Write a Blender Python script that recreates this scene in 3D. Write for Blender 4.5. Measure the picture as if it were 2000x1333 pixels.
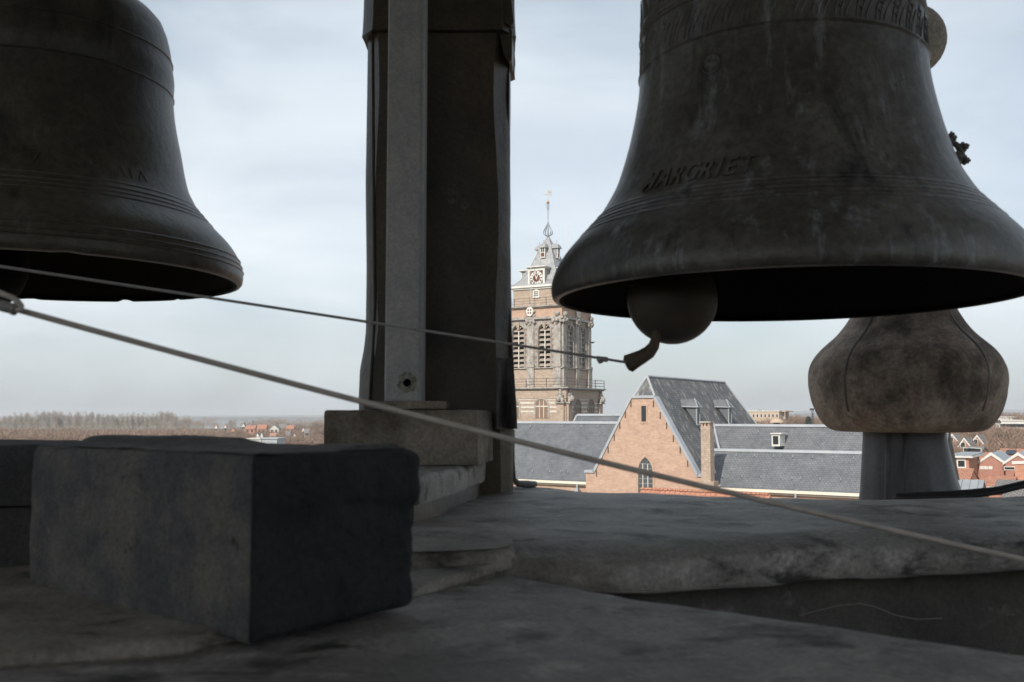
import bpy, math, random
import numpy as np
from mathutils import Vector, Matrix, noise as mn

for o in list(bpy.data.objects):
    bpy.data.objects.remove(o)
random.seed(7)
rng = np.random.default_rng(7)
sc = bpy.context.scene
COL = sc.collection
EYE = 20.0                                   # height of the eye above the street
R_ = math.radians

# ------------------------------------------------------------------ camera
FPX, PITCH = 1900.0, math.atan((812 - 666.5) / 1900.0)
cam_d = bpy.data.cameras.new('camera')
cam = bpy.data.objects.new('camera', cam_d)
COL.objects.link(cam)
cam.location = (0, 0, EYE)
cam.rotation_euler = (math.pi / 2 + PITCH, 0, 0)
cam_d.sensor_width = 36.0
cam_d.lens = 36.0 * FPX / 2000.0
cam_d.clip_start = 0.05
cam_d.clip_end = 30000
cam_d.dof.use_dof = True
cam_d.dof.focus_distance = 12.0
cam_d.dof.aperture_fstop = 9.0
sc.camera = cam

# ------------------------------------------------------------------ sky and sun
SUN_EL, SUN_DIR = 34.0, (-0.42, -0.91)        # horizontal direction towards the sun
az = math.atan2(SUN_DIR[0], SUN_DIR[1])       # clockwise from +Y
world = bpy.data.worlds.new('World')
sc.world = world
world.use_nodes = True
nt = world.node_tree
nt.nodes.clear()
def N(tree, typ, **kw):
    n = tree.nodes.new(typ)
    for k, v in kw.items():
        if k.startswith('i_'):
            key = k[2:]
            n.inputs[int(key) if key.isdigit() else key.replace('_', ' ')].default_value = v
        else:
            setattr(n, k, v)
    return n
sky = N(nt, 'ShaderNodeTexSky', sky_type='NISHITA', sun_disc=False, sun_elevation=R_(SUN_EL), sun_rotation=az,
        air_density=1.0, dust_density=1.6, ozone_density=1.6)
tc = N(nt, 'ShaderNodeTexCoord')
mp = N(nt, 'ShaderNodeMapping')
mp.inputs['Scale'].default_value = (1.3, 1.3, 3.0)
nt.links.new(tc.outputs['Generated'], mp.inputs['Vector'])
n1 = N(nt, 'ShaderNodeTexNoise', i_Scale=1.7, i_Detail=5.0, i_Roughness=0.5, i_Distortion=0.5)
nt.links.new(mp.outputs['Vector'], n1.inputs['Vector'])
cr = N(nt, 'ShaderNodeValToRGB')
cr.color_ramp.elements[0].position = 0.36
cr.color_ramp.elements[0].color = (0.50, 0.50, 0.50, 1)
cr.color_ramp.elements[1].position = 0.64
cr.color_ramp.elements[1].color = (0.97, 0.97, 0.97, 1)
nt.links.new(n1.outputs['Fac'], cr.inputs['Fac'])
# thin bright cloud layer, a little greyer and bluer low over the horizon
sep = N(nt, 'ShaderNodeSeparateXYZ')
nt.links.new(tc.outputs['Generated'], sep.inputs['Vector'])
hr = N(nt, 'ShaderNodeValToRGB')
E_ = hr.color_ramp.elements
E_[0].position = 0.0; E_[0].color = (6.7, 7.35, 7.9, 1)
E_[1].position = 1.0; E_[1].color = (6.3, 7.3, 8.2, 1)
for pos, c in ((0.05, (7.9, 8.55, 9.1, 1)), (0.12, (9.2, 9.85, 10.3, 1)), (0.22, (9.2, 9.95, 10.55, 1)), (0.34, (7.5, 8.4, 9.2, 1))):
    e = E_.new(pos); e.color = c
nt.links.new(sep.outputs['Z'], hr.inputs['Fac'])
n2 = N(nt, 'ShaderNodeTexNoise', i_Scale=1.1, i_Detail=4.0, i_Roughness=0.55)
mp2 = N(nt, 'ShaderNodeMapping')
mp2.inputs['Scale'].default_value = (1.2, 1.2, 3.6)
mp2.inputs['Location'].default_value = (3.1, 1.7, 0.4)
nt.links.new(tc.outputs['Generated'], mp2.inputs['Vector'])
nt.links.new(mp2.outputs['Vector'], n2.inputs['Vector'])
mr = N(nt, 'ShaderNodeMapRange', i_1=0.3, i_2=0.7, i_3=0.90, i_4=1.06)
nt.links.new(n2.outputs['Fac'], mr.inputs[0])
mul = N(nt, 'ShaderNodeVectorMath', operation='SCALE')
nt.links.new(hr.outputs['Color'], mul.inputs[0])
nt.links.new(mr.outputs[0], mul.inputs['Scale'])
mix = N(nt, 'ShaderNodeMix', data_type='RGBA')
nt.links.new(cr.outputs['Color'], mix.inputs[0])
nt.links.new(sky.outputs['Color'], mix.inputs[6])
nt.links.new(mul.outputs[0], mix.inputs[7])
bg = N(nt, 'ShaderNodeBackground', i_Strength=0.1)
nt.links.new(mix.outputs[2], bg.inputs['Color'])
wo = N(nt, 'ShaderNodeOutputWorld')
nt.links.new(bg.outputs[0], wo.inputs['Surface'])

sun_d = bpy.data.lights.new('sun', 'SUN')
sun_d.energy = 4.2
sun_d.angle = R_(0.6)
sun_d.color = (1.0, 0.93, 0.83)
sun = bpy.data.objects.new('sun', sun_d)
COL.objects.link(sun)
hl = math.hypot(*SUN_DIR)
to_sun = Vector((SUN_DIR[0] / hl * math.cos(R_(SUN_EL)), SUN_DIR[1] / hl * math.cos(R_(SUN_EL)), math.sin(R_(SUN_EL))))
sun.rotation_euler = to_sun.to_track_quat('Z', 'Y').to_euler()
sun.location = (0, 0, 80)

sc.view_settings.view_transform = 'Standard'
sc.view_settings.look = 'None'
sc.view_settings.exposure = 0.0
sc.view_settings.gamma = 1.0
sc.view_settings.use_curve_mapping = False
sc.cycles.max_bounces = 8
sc.cycles.volume_bounces = 0

# ------------------------------------------------------------------ helpers
def P(px, py, Y):
    """World point at depth Y that the survey of the photograph puts at pixel (px, py)."""
    c, s = math.cos(PITCH), math.sin(PITCH)
    a = (666.5 - py) / FPX
    d = Vector(((px - 1000) / FPX, c - s * a, s + c * a))
    d *= Y / d.y
    return Vector((d.x, d.y, d.z + EYE))

ORG = {}
class MB:
    def __init__(s):
        s.v = []; s.f = []
    def add(s, vs, fs):
        b = len(s.v)
        s.v += [tuple(v) for v in vs]
        s.f += [tuple(i + b for i in f) for f in fs]
        return s
    def box(s, lo, hi, M=None):
        x0, y0, z0 = lo; x1, y1, z1 = hi
        vs = [(x0, y0, z0), (x1, y0, z0), (x1, y1, z0), (x0, y1, z0), (x0, y0, z1), (x1, y0, z1), (x1, y1, z1), (x0, y1, z1)]
        if M: vs = [M(*v) for v in vs]
        return s.add(vs, [(0, 3, 2, 1), (4, 5, 6, 7), (0, 1, 5, 4), (1, 2, 6, 5), (2, 3, 7, 6), (3, 0, 4, 7)])
    def prism(s, poly, a, b, M):
        """poly of (p, z) extruded along the second axis from a to b; M(p, q, z) -> world"""
        n = len(poly)
        vs = [M(p, a, z) for p, z in poly] + [M(p, b, z) for p, z in poly]
        fs = [tuple(range(n))[::-1], tuple(range(n, 2 * n))]
        for i in range(n):
            j = (i + 1) % n
            fs.append((i, j, n + j, n + i))
        return s.add(vs, fs)
    def tube(s, pts, r, n=8, cap=True):
        pts = [Vector(p) for p in pts]
        m = len(pts)
        rr = r if isinstance(r, (list, tuple)) else [r] * m
        vs = []; fs = []
        up = Vector((0, 0, 1))
        t0 = (pts[1] - pts[0]).normalized()
        if abs(t0.dot(up)) > 0.95: up = Vector((1, 0, 0))
        a = t0.cross(up).normalized()
        for i in range(m):
            t = (pts[min(i + 1, m - 1)] - pts[max(i - 1, 0)]).normalized()
            a = (a - t * a.dot(t)).normalized()
            b = t.cross(a)
            for k in range(n):
                w = 2 * math.pi * k / n
                vs.append(pts[i] + (a * math.cos(w) + b * math.sin(w)) * rr[i])
        for i in range(m - 1):
            for k in range(n):
                k2 = (k + 1) % n
                fs.append((i * n + k, i * n + k2, (i + 1) * n + k2, (i + 1) * n + k))
        if cap:
            fs.append(tuple(range(n))[::-1]); fs.append(tuple((m - 1) * n + k for k in range(n)))
        return s.add(vs, fs)
    def lathe(s, prof, c, n=48, mod=None, close=False):
        c = Vector(c); m = len(prof); vs = []; fs = []
        for r, z in prof:
            for k in range(n):
                w = 2 * math.pi * k / n
                rr, zz = (r, z) if mod is None else mod(r, z, w)
                vs.append((c.x + rr * math.cos(w), c.y + rr * math.sin(w), c.z + zz))
        rng_ = m if close else m - 1
        for i in range(rng_):
            i2 = (i + 1) % m
            for k in range(n):
                k2 = (k + 1) % n
                fs.append((i * n + k, i * n + k2, i2 * n + k2, i2 * n + k))
        if not close:
            fs.append(tuple(range(n))[::-1]); fs.append(tuple((m - 1) * n + k for k in range(n)))
        return s.add(vs, fs)
    def ball(s, c, r, n=16, sq=(1, 1, 1)):
        m = n // 2
        prof = [(max(1e-4, r * math.sin(math.pi * i / m)), -r * math.cos(math.pi * i / m)) for i in range(m + 1)]
        b = len(s.v)
        s.lathe(prof, (0, 0, 0), n)
        for i in range(b, len(s.v)):
            x, y, z = s.v[i]
            s.v[i] = (x * sq[0] + c[0], y * sq[1] + c[1], z * sq[2] + c[2])
        return s
    def build(s, name, m, parent=None, smooth=False, loc=None, auto=None):
        if parent is not None: o0 = ORG.get(parent.name, Vector((0, 0, 0)))
        else: o0 = Vector(loc) if loc is not None else Vector((0, 0, 0))
        me = bpy.data.meshes.new(name)
        va = np.array(s.v, dtype=float)
        me.from_pydata((va - np.array(o0)).tolist(), [], s.f)
        me.update()
        me.materials.append(m)
        uvl = me.uv_layers.new(name='UVMap')
        nl = len(me.loops)
        vi = np.empty(nl, np.int32); me.loops.foreach_get('vertex_index', vi)
        npoly = len(me.polygons)
        ls = np.empty(npoly, np.int32); me.polygons.foreach_get('loop_start', ls)
        lt = np.empty(npoly, np.int32); me.polygons.foreach_get('loop_total', lt)
        nn = np.empty(npoly * 3); me.polygons.foreach_get('normal', nn); nn = nn.reshape(-1, 3)
        fi = np.repeat(np.arange(npoly), lt)
        nf = nn[fi]
        u = np.stack([-nf[:, 1], nf[:, 0], np.zeros(nl)], 1)
        ln = np.linalg.norm(u, axis=1)
        u[ln < 1e-3] = (1, 0, 0); ln[ln < 1e-3] = 1
        u /= ln[:, None]
        w = np.cross(nf, u)
        pv = va[vi]
        uv = np.stack([(pv * u).sum(1), (pv * w).sum(1)], 1)
        uvl.data.foreach_set('uv', uv.ravel())
        o = bpy.data.objects.new(name, me)
        COL.objects.link(o)
        if smooth:
            me.polygons.foreach_set('use_smooth', [True] * npoly)
            if auto:
                import bmesh
                bm = bmesh.new(); bm.from_mesh(me)
                for e in bm.edges:
                    if len(e.link_faces) == 2 and e.calc_face_angle(0) > R_(auto): e.smooth = False
                bm.to_mesh(me); bm.free()
        if parent is not None:
            o.parent = parent
            ORG[o.name] = o0
        else:
            o.location = o0
            ORG[o.name] = o0
        return o

def tag(o, label=None, cat=None, group=None, kind=None):
    if label: o['label'] = label
    if cat: o['category'] = cat
    if group: o['group'] = group
    if kind: o['kind'] = kind
    return o
def thing(name, label, cat, loc=(0, 0, 0), group=None):
    o = bpy.data.objects.new(name, None)
    COL.objects.link(o)
    o.location = loc
    o.empty_display_size = 0.1
    ORG[o.name] = Vector(loc)
    return tag(o, label, cat, group)
def copy_tree(o, parent=None):
    c = o.copy(); COL.objects.link(c); c.parent = parent
    for ch in [x for x in bpy.data.objects if x.parent == o]:
        copy_tree(ch, c)
    return c
def bevel(o, w, seg=2, ang=30):
    b = o.modifiers.new('bevel', 'BEVEL'); b.width = w; b.segments = seg; b.limit_method = 'ANGLE'; b.angle_limit = R_(ang)
    return o

def rough_slab(outline, z0, z1, step, amp, edge=0.01, seed=0):
    """closed rounded slab over a convex-ish outline (counter-clockwise xy): rings shrunk towards the middle, uneven"""
    c = Vector((sum(p[0] for p in outline) / len(outline), sum(p[1] for p in outline) / len(outline)))
    pts = []
    n = len(outline)
    for i in range(n):
        a = Vector(outline[i]); b = Vector(outline[(i + 1) % n])
        k = max(1, int((b - a).length / step))
        for j in range(k): pts.append(a.lerp(b, j / k))
    m = len(pts)
    vs = []; fs = []
    rings = [(0.0, z0), (0.0, z1 - edge)]
    for t in (30, 60, 90): rings.append((edge * (1 - math.cos(R_(t))), z1 - edge + edge * math.sin(R_(t))))
    def nz(v, k=1.0): return (mn.noise(Vector((v.x * 9 + seed, v.y * 9, v.z * 9))) + 0.5 * mn.noise(Vector((v.x * 27, v.y * 27 + seed, v.z * 27)))) * amp * k
    for off, z in rings:
        for p in pts:
            d = (c - p)
            q = p + d.normalized() * off
            v = Vector((q.x, q.y, z))
            h = nz(v)
            q2 = q + d.normalized() * h
            vs.append((q2.x, q2.y, z + (h * 0.6 if z > z0 + 1e-6 else 0)))
    nr = len(rings)
    for s_ in (0.93, 0.8, 0.6, 0.4, 0.2, 0.05):
        for p in pts:
            q = c + (p - c) * s_
            v = Vector((q.x, q.y, z1))
            vs.append((q.x, q.y, z1 + nz(v) * 0.6))
        nr += 1
    for i in range(nr - 1):
        for k in range(m):
            k2 = (k + 1) % m
            fs.append((i * m + k, i * m + k2, (i + 1) * m + k2, (i + 1) * m + k))
    fs.append(tuple(range(m))[::-1]); fs.append(tuple((nr - 1) * m + k for k in range(m)))
    return MB().add(vs, fs)

# ------------------------------------------------------------------ materials
def mat(name, base, var=None, scale=4.0, detail=6.0, rough=0.7, bump=0.0, bscale=20.0, metal=0.0, coord='Object', stretch=(1, 1, 1),
        spots=None, spot_scale=12.0, spot_lo=0.58, spot_hi=0.68, lo=0.35, hi=0.65, spec=0.4, spot_stretch=None, brick=None, fine=None, loc=(0, 0, 0), dark=None):
    m = bpy.data.materials.new(name); m.use_nodes = True
    t = m.node_tree; t.nodes.clear()
    out = N(t, 'ShaderNodeOutputMaterial'); b = N(t, 'ShaderNodeBsdfPrincipled')
    t.links.new(b.outputs[0], out.inputs['Surface'])
    b.inputs['Roughness'].default_value = rough
    b.inputs['Metallic'].default_value = metal
    b.inputs['Specular IOR Level'].default_value = spec
    b.inputs['Base Color'].default_value = (*base, 1)
    c = N(t, 'ShaderNodeTexCoord')
    def mapped(st):
        q = N(t, 'ShaderNodeMapping'); q.inputs['Scale'].default_value = st; q.inputs['Location'].default_value = loc
        t.links.new(c.outputs[coord], q.inputs['Vector']); return q.outputs[0]
    vec = mapped(stretch)
    col = None
    if var is not None:
        n = N(t, 'ShaderNodeTexNoise', i_Scale=scale, i_Detail=detail, i_Roughness=0.62)
        t.links.new(vec, n.inputs['Vector'])
        r = N(t, 'ShaderNodeMapRange', i_1=lo, i_2=hi); t.links.new(n.outputs['Fac'], r.inputs[0])
        x = N(t, 'ShaderNodeMix', data_type='RGBA')
        x.inputs[6].default_value = (*base, 1); x.inputs[7].default_value = (*var, 1)
        t.links.new(r.outputs[0], x.inputs[0]); col = x.outputs[2]
    if brick is not None:
        bw, bh, mortar, k, c2 = brick
        br = N(t, 'ShaderNodeTexBrick', i_Scale=1.0)
        br.inputs['Brick Width'].default_value = bw; br.inputs['Row Height'].default_value = bh
        br.inputs['Mortar Size'].default_value = mortar
        br.inputs['Color1'].default_value = (1, 1, 1, 1); br.inputs['Color2'].default_value = (c2, c2, c2, 1)
        br.inputs['Mortar'].default_value = (k, k, k, 1)
        t.links.new(mapped((1, 1, 1)), br.inputs['Vector'])
        x = N(t, 'ShaderNodeMix', data_type='RGBA', blend_type='MULTIPLY'); x.inputs[0].default_value = 1
        if col: t.links.new(col, x.inputs[6])
        else: x.inputs[6].default_value = (*base, 1)
        t.links.new(br.outputs['Color'], x.inputs[7]); col = x.outputs[2]
    if spots is not None:
        n = N(t, 'ShaderNodeTexNoise', i_Scale=spot_scale, i_Detail=8.0, i_Roughness=0.7)
        t.links.new(mapped(spot_stretch) if spot_stretch else vec, n.inputs['Vector'])
        r = N(t, 'ShaderNodeMapRange', i_1=spot_lo, i_2=spot_hi); t.links.new(n.outputs['Fac'], r.inputs[0])
        x = N(t, 'ShaderNodeMix', data_type='RGBA'); x.inputs[7].default_value = (*spots, 1)
        if col: t.links.new(col, x.inputs[6])
        else: x.inputs[6].default_value = (*base, 1)
        t.links.new(r.outputs[0], x.inputs[0]); col = x.outputs[2]
    if dark is not None:
        dc, dscale, dlo, dhi, dst = dark
        n = N(t, 'ShaderNodeTexNoise', i_Scale=dscale, i_Detail=9.0, i_Roughness=0.68, i_Distortion=0.4)
        t.links.new(mapped(dst), n.inputs['Vector'])
        r = N(t, 'ShaderNodeMapRange', i_1=dlo, i_2=dhi); t.links.new(n.outputs['Fac'], r.inputs[0])
        x = N(t, 'ShaderNodeMix', data_type='RGBA'); x.inputs[7].default_value = (*dc, 1)
        if col: t.links.new(col, x.inputs[6])
        else: x.inputs[6].default_value = (*base, 1)
        t.links.new(r.outputs[0], x.inputs[0]); col = x.outputs[2]
    if fine is not None:
        n = N(t, 'ShaderNodeTexNoise', i_Scale=fine[0], i_Detail=3.0, i_Roughness=0.7)
        t.links.new(c.outputs[coord], n.inputs['Vector'])
        r = N(t, 'ShaderNodeMapRange', i_1=0.3, i_2=0.7, i_3=1 - fine[1], i_4=1 + fine[1]); t.links.new(n.outputs['Fac'], r.inputs[0])
        x = N(t, 'ShaderNodeVectorMath', operation='SCALE')
        if col: t.links.new(col, x.inputs[0])
        else: x.inputs[0].default_value = base
        t.links.new(r.outputs[0], x.inputs['Scale']); col = x.outputs[0]
    if col: t.links.new(col, b.inputs['Base Color'])
    if bump:
        n = N(t, 'ShaderNodeTexNoise', i_Scale=bscale, i_Detail=8.0, i_Roughness=0.65)
        t.links.new(vec, n.inputs['Vector'])
        bp = N(t, 'ShaderNodeBump', i_Strength=1.0, i_Distance=bump); t.links.new(n.outputs['Fac'], bp.inputs['Height'])
        t.links.new(bp.outputs[0], b.inputs['Normal'])
    m['b'] = 1
    return m

M_lead = mat('weathered_lead', (0.205, 0.188, 0.170), (0.355, 0.33, 0.298), scale=4.5, rough=0.6, bump=0.005, bscale=16, spots=(0.50, 0.465, 0.42), spot_scale=14, spot_lo=0.56, spot_hi=0.72, fine=(120, 0.3), lo=.40, hi=.60, dark=((0.06, 0.057, 0.052), 7, .52, .64, (1, 1.6, 2.2)))
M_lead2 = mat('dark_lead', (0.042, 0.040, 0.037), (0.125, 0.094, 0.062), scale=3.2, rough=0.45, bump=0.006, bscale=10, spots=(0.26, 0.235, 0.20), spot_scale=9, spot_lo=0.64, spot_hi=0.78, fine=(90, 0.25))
M_drape = mat('grey_lead_fold', (0.10, 0.102, 0.105), (0.17, 0.165, 0.16), scale=7, rough=0.5, bump=0.003, bscale=14, fine=(90, 0.2), dark=((0.05, 0.047, 0.042), 9, .55, .68, (1, 1, .6)))
M_quoin = mat('brown_brick_block', (0.30, 0.205, 0.155), (0.24, 0.165, 0.125), scale=2, rough=.9)
M_lead3 = mat('brown_lead', (0.20, 0.175, 0.148), (0.36, 0.325, 0.285), scale=6, rough=0.65, bump=0.005, bscale=14, spots=(0.42, 0.36, 0.30), spot_scale=18, spot_lo=0.56, spot_hi=0.70, fine=(120, 0.3), dark=((0.06, 0.053, 0.045), 8, .54, .66, (1, 1.6, 2)))
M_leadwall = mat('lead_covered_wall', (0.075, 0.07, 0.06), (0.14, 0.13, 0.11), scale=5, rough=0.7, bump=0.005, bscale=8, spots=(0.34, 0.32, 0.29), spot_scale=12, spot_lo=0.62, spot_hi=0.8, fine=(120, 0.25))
M_block = mat('rough_stone_block', (0.082, 0.082, 0.084), (0.15, 0.138, 0.122), scale=12, rough=0.85, bump=0.005, bscale=55, spots=(0.04, 0.036, 0.03), spot_scale=34, spot_lo=0.61, spot_hi=0.68, fine=(220, 0.35), lo=.42, hi=.6, dark=((.34,.31,.28), 22, .68, .76, (1,1,1)))
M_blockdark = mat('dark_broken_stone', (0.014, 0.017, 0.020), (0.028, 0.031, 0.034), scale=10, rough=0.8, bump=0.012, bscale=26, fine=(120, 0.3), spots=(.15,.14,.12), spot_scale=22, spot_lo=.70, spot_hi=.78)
M_blockgrey = mat('dark_grey_stone', (0.05, 0.052, 0.056), (0.09, 0.088, 0.084), scale=12, rough=0.85, bump=0.004, bscale=55, fine=(200, 0.3))
M_conc = mat('mossy_concrete', (0.11, 0.092, 0.069), (0.26, 0.225, 0.185), scale=6, rough=0.85, bump=0.003, bscale=50, spots=(0.40, 0.31, 0.235), spot_scale=7, spot_lo=0.58, spot_hi=0.72, fine=(120, 0.3), lo=.42, hi=.60)
M_galv = mat('galvanised_steel', (0.34, 0.345, 0.355), (0.44, 0.435, 0.425), scale=14, rough=0.5, bump=0.0008, bscale=90, spots=(0.80, 0.78, 0.73), spot_scale=24, spot_stretch=(1, 1, .45), spot_lo=0.63, spot_hi=0.73, fine=(150, 0.2))
M_bronze = mat('dark_bronze', (0.080, 0.074, 0.066), (0.16, 0.153, 0.14), scale=3.0, rough=0.38, bump=0.002, bscale=30, spots=(0.27, 0.29, 0.31), spot_scale=6.5, spot_lo=0.55, spot_hi=0.72, spot_stretch=(3.4, 3.4, 0.5), spec=0.5, fine=(60, 0.35), lo=.42, hi=.62, dark=((.035,.034,.036), 4.0, .56, .68, (2.2,2.2,.7)))
M_bronze2 = mat('dull_bronze', (0.058, 0.052, 0.044), (0.105, 0.09, 0.07), scale=3.0, rough=0.4, bump=0.002, bscale=30, spots=(0.19, 0.195, 0.20), spot_scale=5.0, spot_lo=0.58, spot_hi=0.78, spot_stretch=(2.4, 2.4, 0.7), spec=0.45, fine=(60, 0.3), lo=.42, hi=.62, dark=((.025,.024,.023), 4.0, .56, .68, (2,2,.8)))
M_bellshade = mat('painted_bell_shade', (0.012, 0.011, 0.010), None, rough=0.9, spec=0.1)  # shade inside the bells put into the colour as near-black
M_iron = mat('rusty_iron', (0.075, 0.058, 0.045), (0.13, 0.095, 0.065), scale=9, rough=0.7, bump=0.001, bscale=80, fine=(90, 0.2))
M_rope = mat('wire_rope', (0.62, 0.55, 0.49), (0.46, 0.41, 0.36), scale=30, rough=0.6, bump=0.001, bscale=300)
M_wire = mat('steel_wire', (0.28, 0.27, 0.26), (0.38, 0.365, 0.35), scale=30, rough=0.5)
M_cable = mat('black_cable', (0.018, 0.018, 0.02), None, rough=0.5)
M_onion = mat('weathered_stone_onion', (0.37, 0.30, 0.245), (0.25, 0.19, 0.15), scale=6, rough=0.9, bump=0.006, bscale=30, spots=(0.075, 0.064, 0.053), spot_scale=3.0, spot_lo=0.45, spot_hi=0.64, fine=(90, 0.3), lo=.42, hi=.6, dark=((.30,.20,.16), 9, .58, .7, (1,1,1)), loc=(.3, .1, .35))
M_onionband = mat('dark_lead_strip', (0.11, 0.10, 0.09), (0.15, 0.14, 0.125), scale=20, rough=0.6)
M_ballstone = mat('weathered_stone_ball', (0.48, 0.45, 0.41), (0.34, 0.31, 0.28), scale=9, rough=0.9, bump=0.004, bscale=50, fine=(110, 0.35))
M_necklead = mat('smooth_lead', (0.085, 0.088, 0.092), (0.15, 0.153, 0.16), scale=4, rough=0.42, bump=0.006, bscale=5, spots=(0.05, 0.05, 0.05), spot_scale=5, spot_lo=0.54, spot_hi=0.66, fine=(100, 0.12))
M_wood = mat('grey_timber', (0.045, 0.04, 0.035), (0.03, 0.027, 0.024), scale=5, rough=0.8, stretch=(1, 12, 1))

M_brick = mat('orange_brick', (0.57, 0.40, 0.305), (0.49, 0.335, 0.25), scale=1.1, rough=0.9, coord='UV', brick=(0.44, 0.13, 0.022, 0.86, 0.8), spots=(0.38, 0.235, 0.165), spot_scale=2.6, spot_stretch=(1.2, 3.2, 1), spot_lo=0.56, spot_hi=0.70, fine=(3.5, 0.08))
M_brick2 = mat('red_brick', (0.44, 0.225, 0.17), (0.37, 0.19, 0.145), scale=1.5, rough=0.9, coord='UV', brick=(0.5, 0.16, 0.02, 1.2, 0.85), fine=(3, 0.12))
M_brick3 = mat('orange_red_brick', (0.52, 0.27, 0.18), (0.44, 0.22, 0.15), scale=1.5, rough=0.9, coord='UV', brick=(0.5, 0.16, 0.02, 1.2, 0.85), fine=(3, 0.12))
M_buff = mat('buff_brick', (0.50, 0.40, 0.32), (0.41, 0.32, 0.25), scale=1.4, rough=0.9, coord='UV', brick=(0.5, 0.18, 0.03, 0.8, 0.85), fine=(4, 0.2), spots=(0.28, 0.20, 0.155), spot_scale=1.6, spot_lo=0.58, spot_hi=0.75)
M_stone = mat('grey_sandstone', (0.44, 0.41, 0.375), (0.27, 0.245, 0.22), scale=1.1, rough=0.9, coord='UV', stretch=(1, 0.6, 1), fine=(4, 0.25), spots=(0.15, 0.135, 0.12), spot_scale=2.2, spot_lo=0.54, spot_hi=0.70)
M_stoneL = mat('pale_stone_band', (0.66, 0.62, 0.56), (0.54, 0.50, 0.44), scale=1.2, rough=0.9, coord='UV')
M_slate = mat('blue_grey_slate', (0.140, 0.148, 0.163), (0.19, 0.197, 0.21), scale=0.55, rough=0.6, coord='UV', brick=(0.32, 0.24, 0.03, 0.6, 0.85), fine=(2.0, 0.2), spots=(0.40, 0.40, 0.39), spot_scale=3.2, spot_lo=0.63, spot_hi=0.74, spot_stretch=(1.3,.5,1))
M_slateold = mat('lichened_dark_slate', (0.10, 0.105, 0.12), (0.15, 0.15, 0.15), scale=0.4, rough=0.7, coord='UV', brick=(0.32, 0.24, 0.03, 0.6, 0.88), fine=(2.4, 0.2), spots=(0.34, 0.325, 0.29), spot_scale=1.7, spot_lo=0.51, spot_hi=0.66, spot_stretch=(1.2, 0.45, 1))
M_slatetower = mat('tower_slate', (0.30, 0.305, 0.32), (0.40, 0.40, 0.395), scale=0.8, rough=0.6, coord='UV', brick=(0.32, 0.24, 0.022, 0.75, 0.9), fine=(2.4, 0.2), spots=(0.2, 0.18, 0.15), spot_scale=1.4, spot_lo=0.62, spot_hi=0.78)
M_leadtrim = mat('pale_lead_trim', (0.33, 0.355, 0.39), (0.42, 0.44, 0.46), scale=0.5, rough=0.5)
M_white = mat('white_paint', (0.72, 0.71, 0.67), (0.60, 0.59, 0.55), scale=0.8, rough=0.6)
M_cream = mat('cream_paint', (0.78, 0.72, 0.60), (0.70, 0.65, 0.54), scale=0.8, rough=0.6)
M_glass = mat('dark_glass', (0.03, 0.035, 0.04), None, rough=0.12, spec=0.6)
M_leaded = mat('leaded_glass', (0.06, 0.065, 0.07), (0.11, 0.115, 0.12), scale=2, rough=0.3)
M_dark = mat('dark_opening', (0.02, 0.017, 0.015), None, rough=0.9)
M_louvre = mat('weathered_louvre', (0.42, 0.36, 0.31), (0.32, 0.27, 0.22), scale=1.5, rough=0.9)
M_nicheback = mat('shadowed_brick_infill', (0.26, 0.175, 0.125), (0.2, 0.14, 0.1), scale=2, rough=.9)
M_red = mat('oxblood_clock_panel', (0.14, 0.055, 0.038), (0.12, 0.048, 0.033), scale=2, rough=0.6)
M_black = mat('black_paint', (0.02, 0.02, 0.02), None, rough=0.5)
M_gold = mat('gilding', (0.75, 0.50, 0.22), None, rough=0.35, metal=0.6)
M_copper = mat('copper_ball', (0.50, 0.25, 0.14), None, rough=0.45, metal=0.4)
M_ironblue = mat('painted_grey_iron', (0.28, 0.31, 0.35), None, rough=0.5)
M_rail = mat('black_railing', (0.05, 0.045, 0.045), None, rough=0.6)
M_tile = mat('orange_roof_tile', (0.52, 0.255, 0.17), (0.44, 0.20, 0.13), scale=1.2, rough=0.85, coord='UV', brick=(0.5, 0.45, 0.05, 0.6, 0.85), spots=(0.24, 0.15, 0.11), spot_scale=2.2, spot_lo=0.58, spot_hi=0.72, fine=(2, 0.2))
M_tilegrey = mat('grey_roof_tile', (0.21, 0.195, 0.185), (0.31, 0.29, 0.27), scale=1.6, rough=0.85, coord='UV', brick=(0.5, 0.45, 0.07, 0.5, 0.85))
M_zinc = mat('zinc_sheet', (0.25, 0.275, 0.30), (0.32, 0.34, 0.36), scale=0.6, rough=0.45, coord='UV', brick=(0.8, 30, 0.05, 0.6, 1.0))
M_panel = mat('solar_panel', (0.025, 0.03, 0.04), None, rough=0.25)
M_apart = mat('beige_concrete_brick', (0.52, 0.40, 0.295), (0.47, 0.36, 0.27), scale=0.2, rough=0.9)
M_pale = mat('pale_render', (0.62, 0.60, 0.56), (0.54, 0.52, 0.48), scale=0.3, rough=0.9)
M_bark = mat('bare_twigs', (0.29, 0.20, 0.145), (0.21, 0.145, 0.108), scale=0.3, rough=0.95)
M_bark2 = mat('pale_poplar_twigs', (0.40, 0.335, 0.275), (0.31, 0.26, 0.215), scale=0.3, rough=0.95)
M_bark3 = mat('reddish_twigs', (0.34, 0.21, 0.155), (0.26, 0.17, 0.13), scale=0.3, rough=0.95)
M_conifer = mat('evergreen_needles', (0.05, 0.055, 0.035), (0.035, 0.045, 0.03), scale=0.5, rough=0.9)
M_ground = mat('winter_ground', (0.16, 0.13, 0.09), (0.085, 0.10, 0.05), scale=0.012, rough=1.0, spots=(0.20, 0.18, 0.155), spot_scale=0.05, spot_lo=0.5, spot_hi=0.65)
M_hill = mat('wooded_hill', (0.075, 0.085, 0.075), (0.12, 0.10, 0.08), scale=0.01, rough=1.0)
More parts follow.
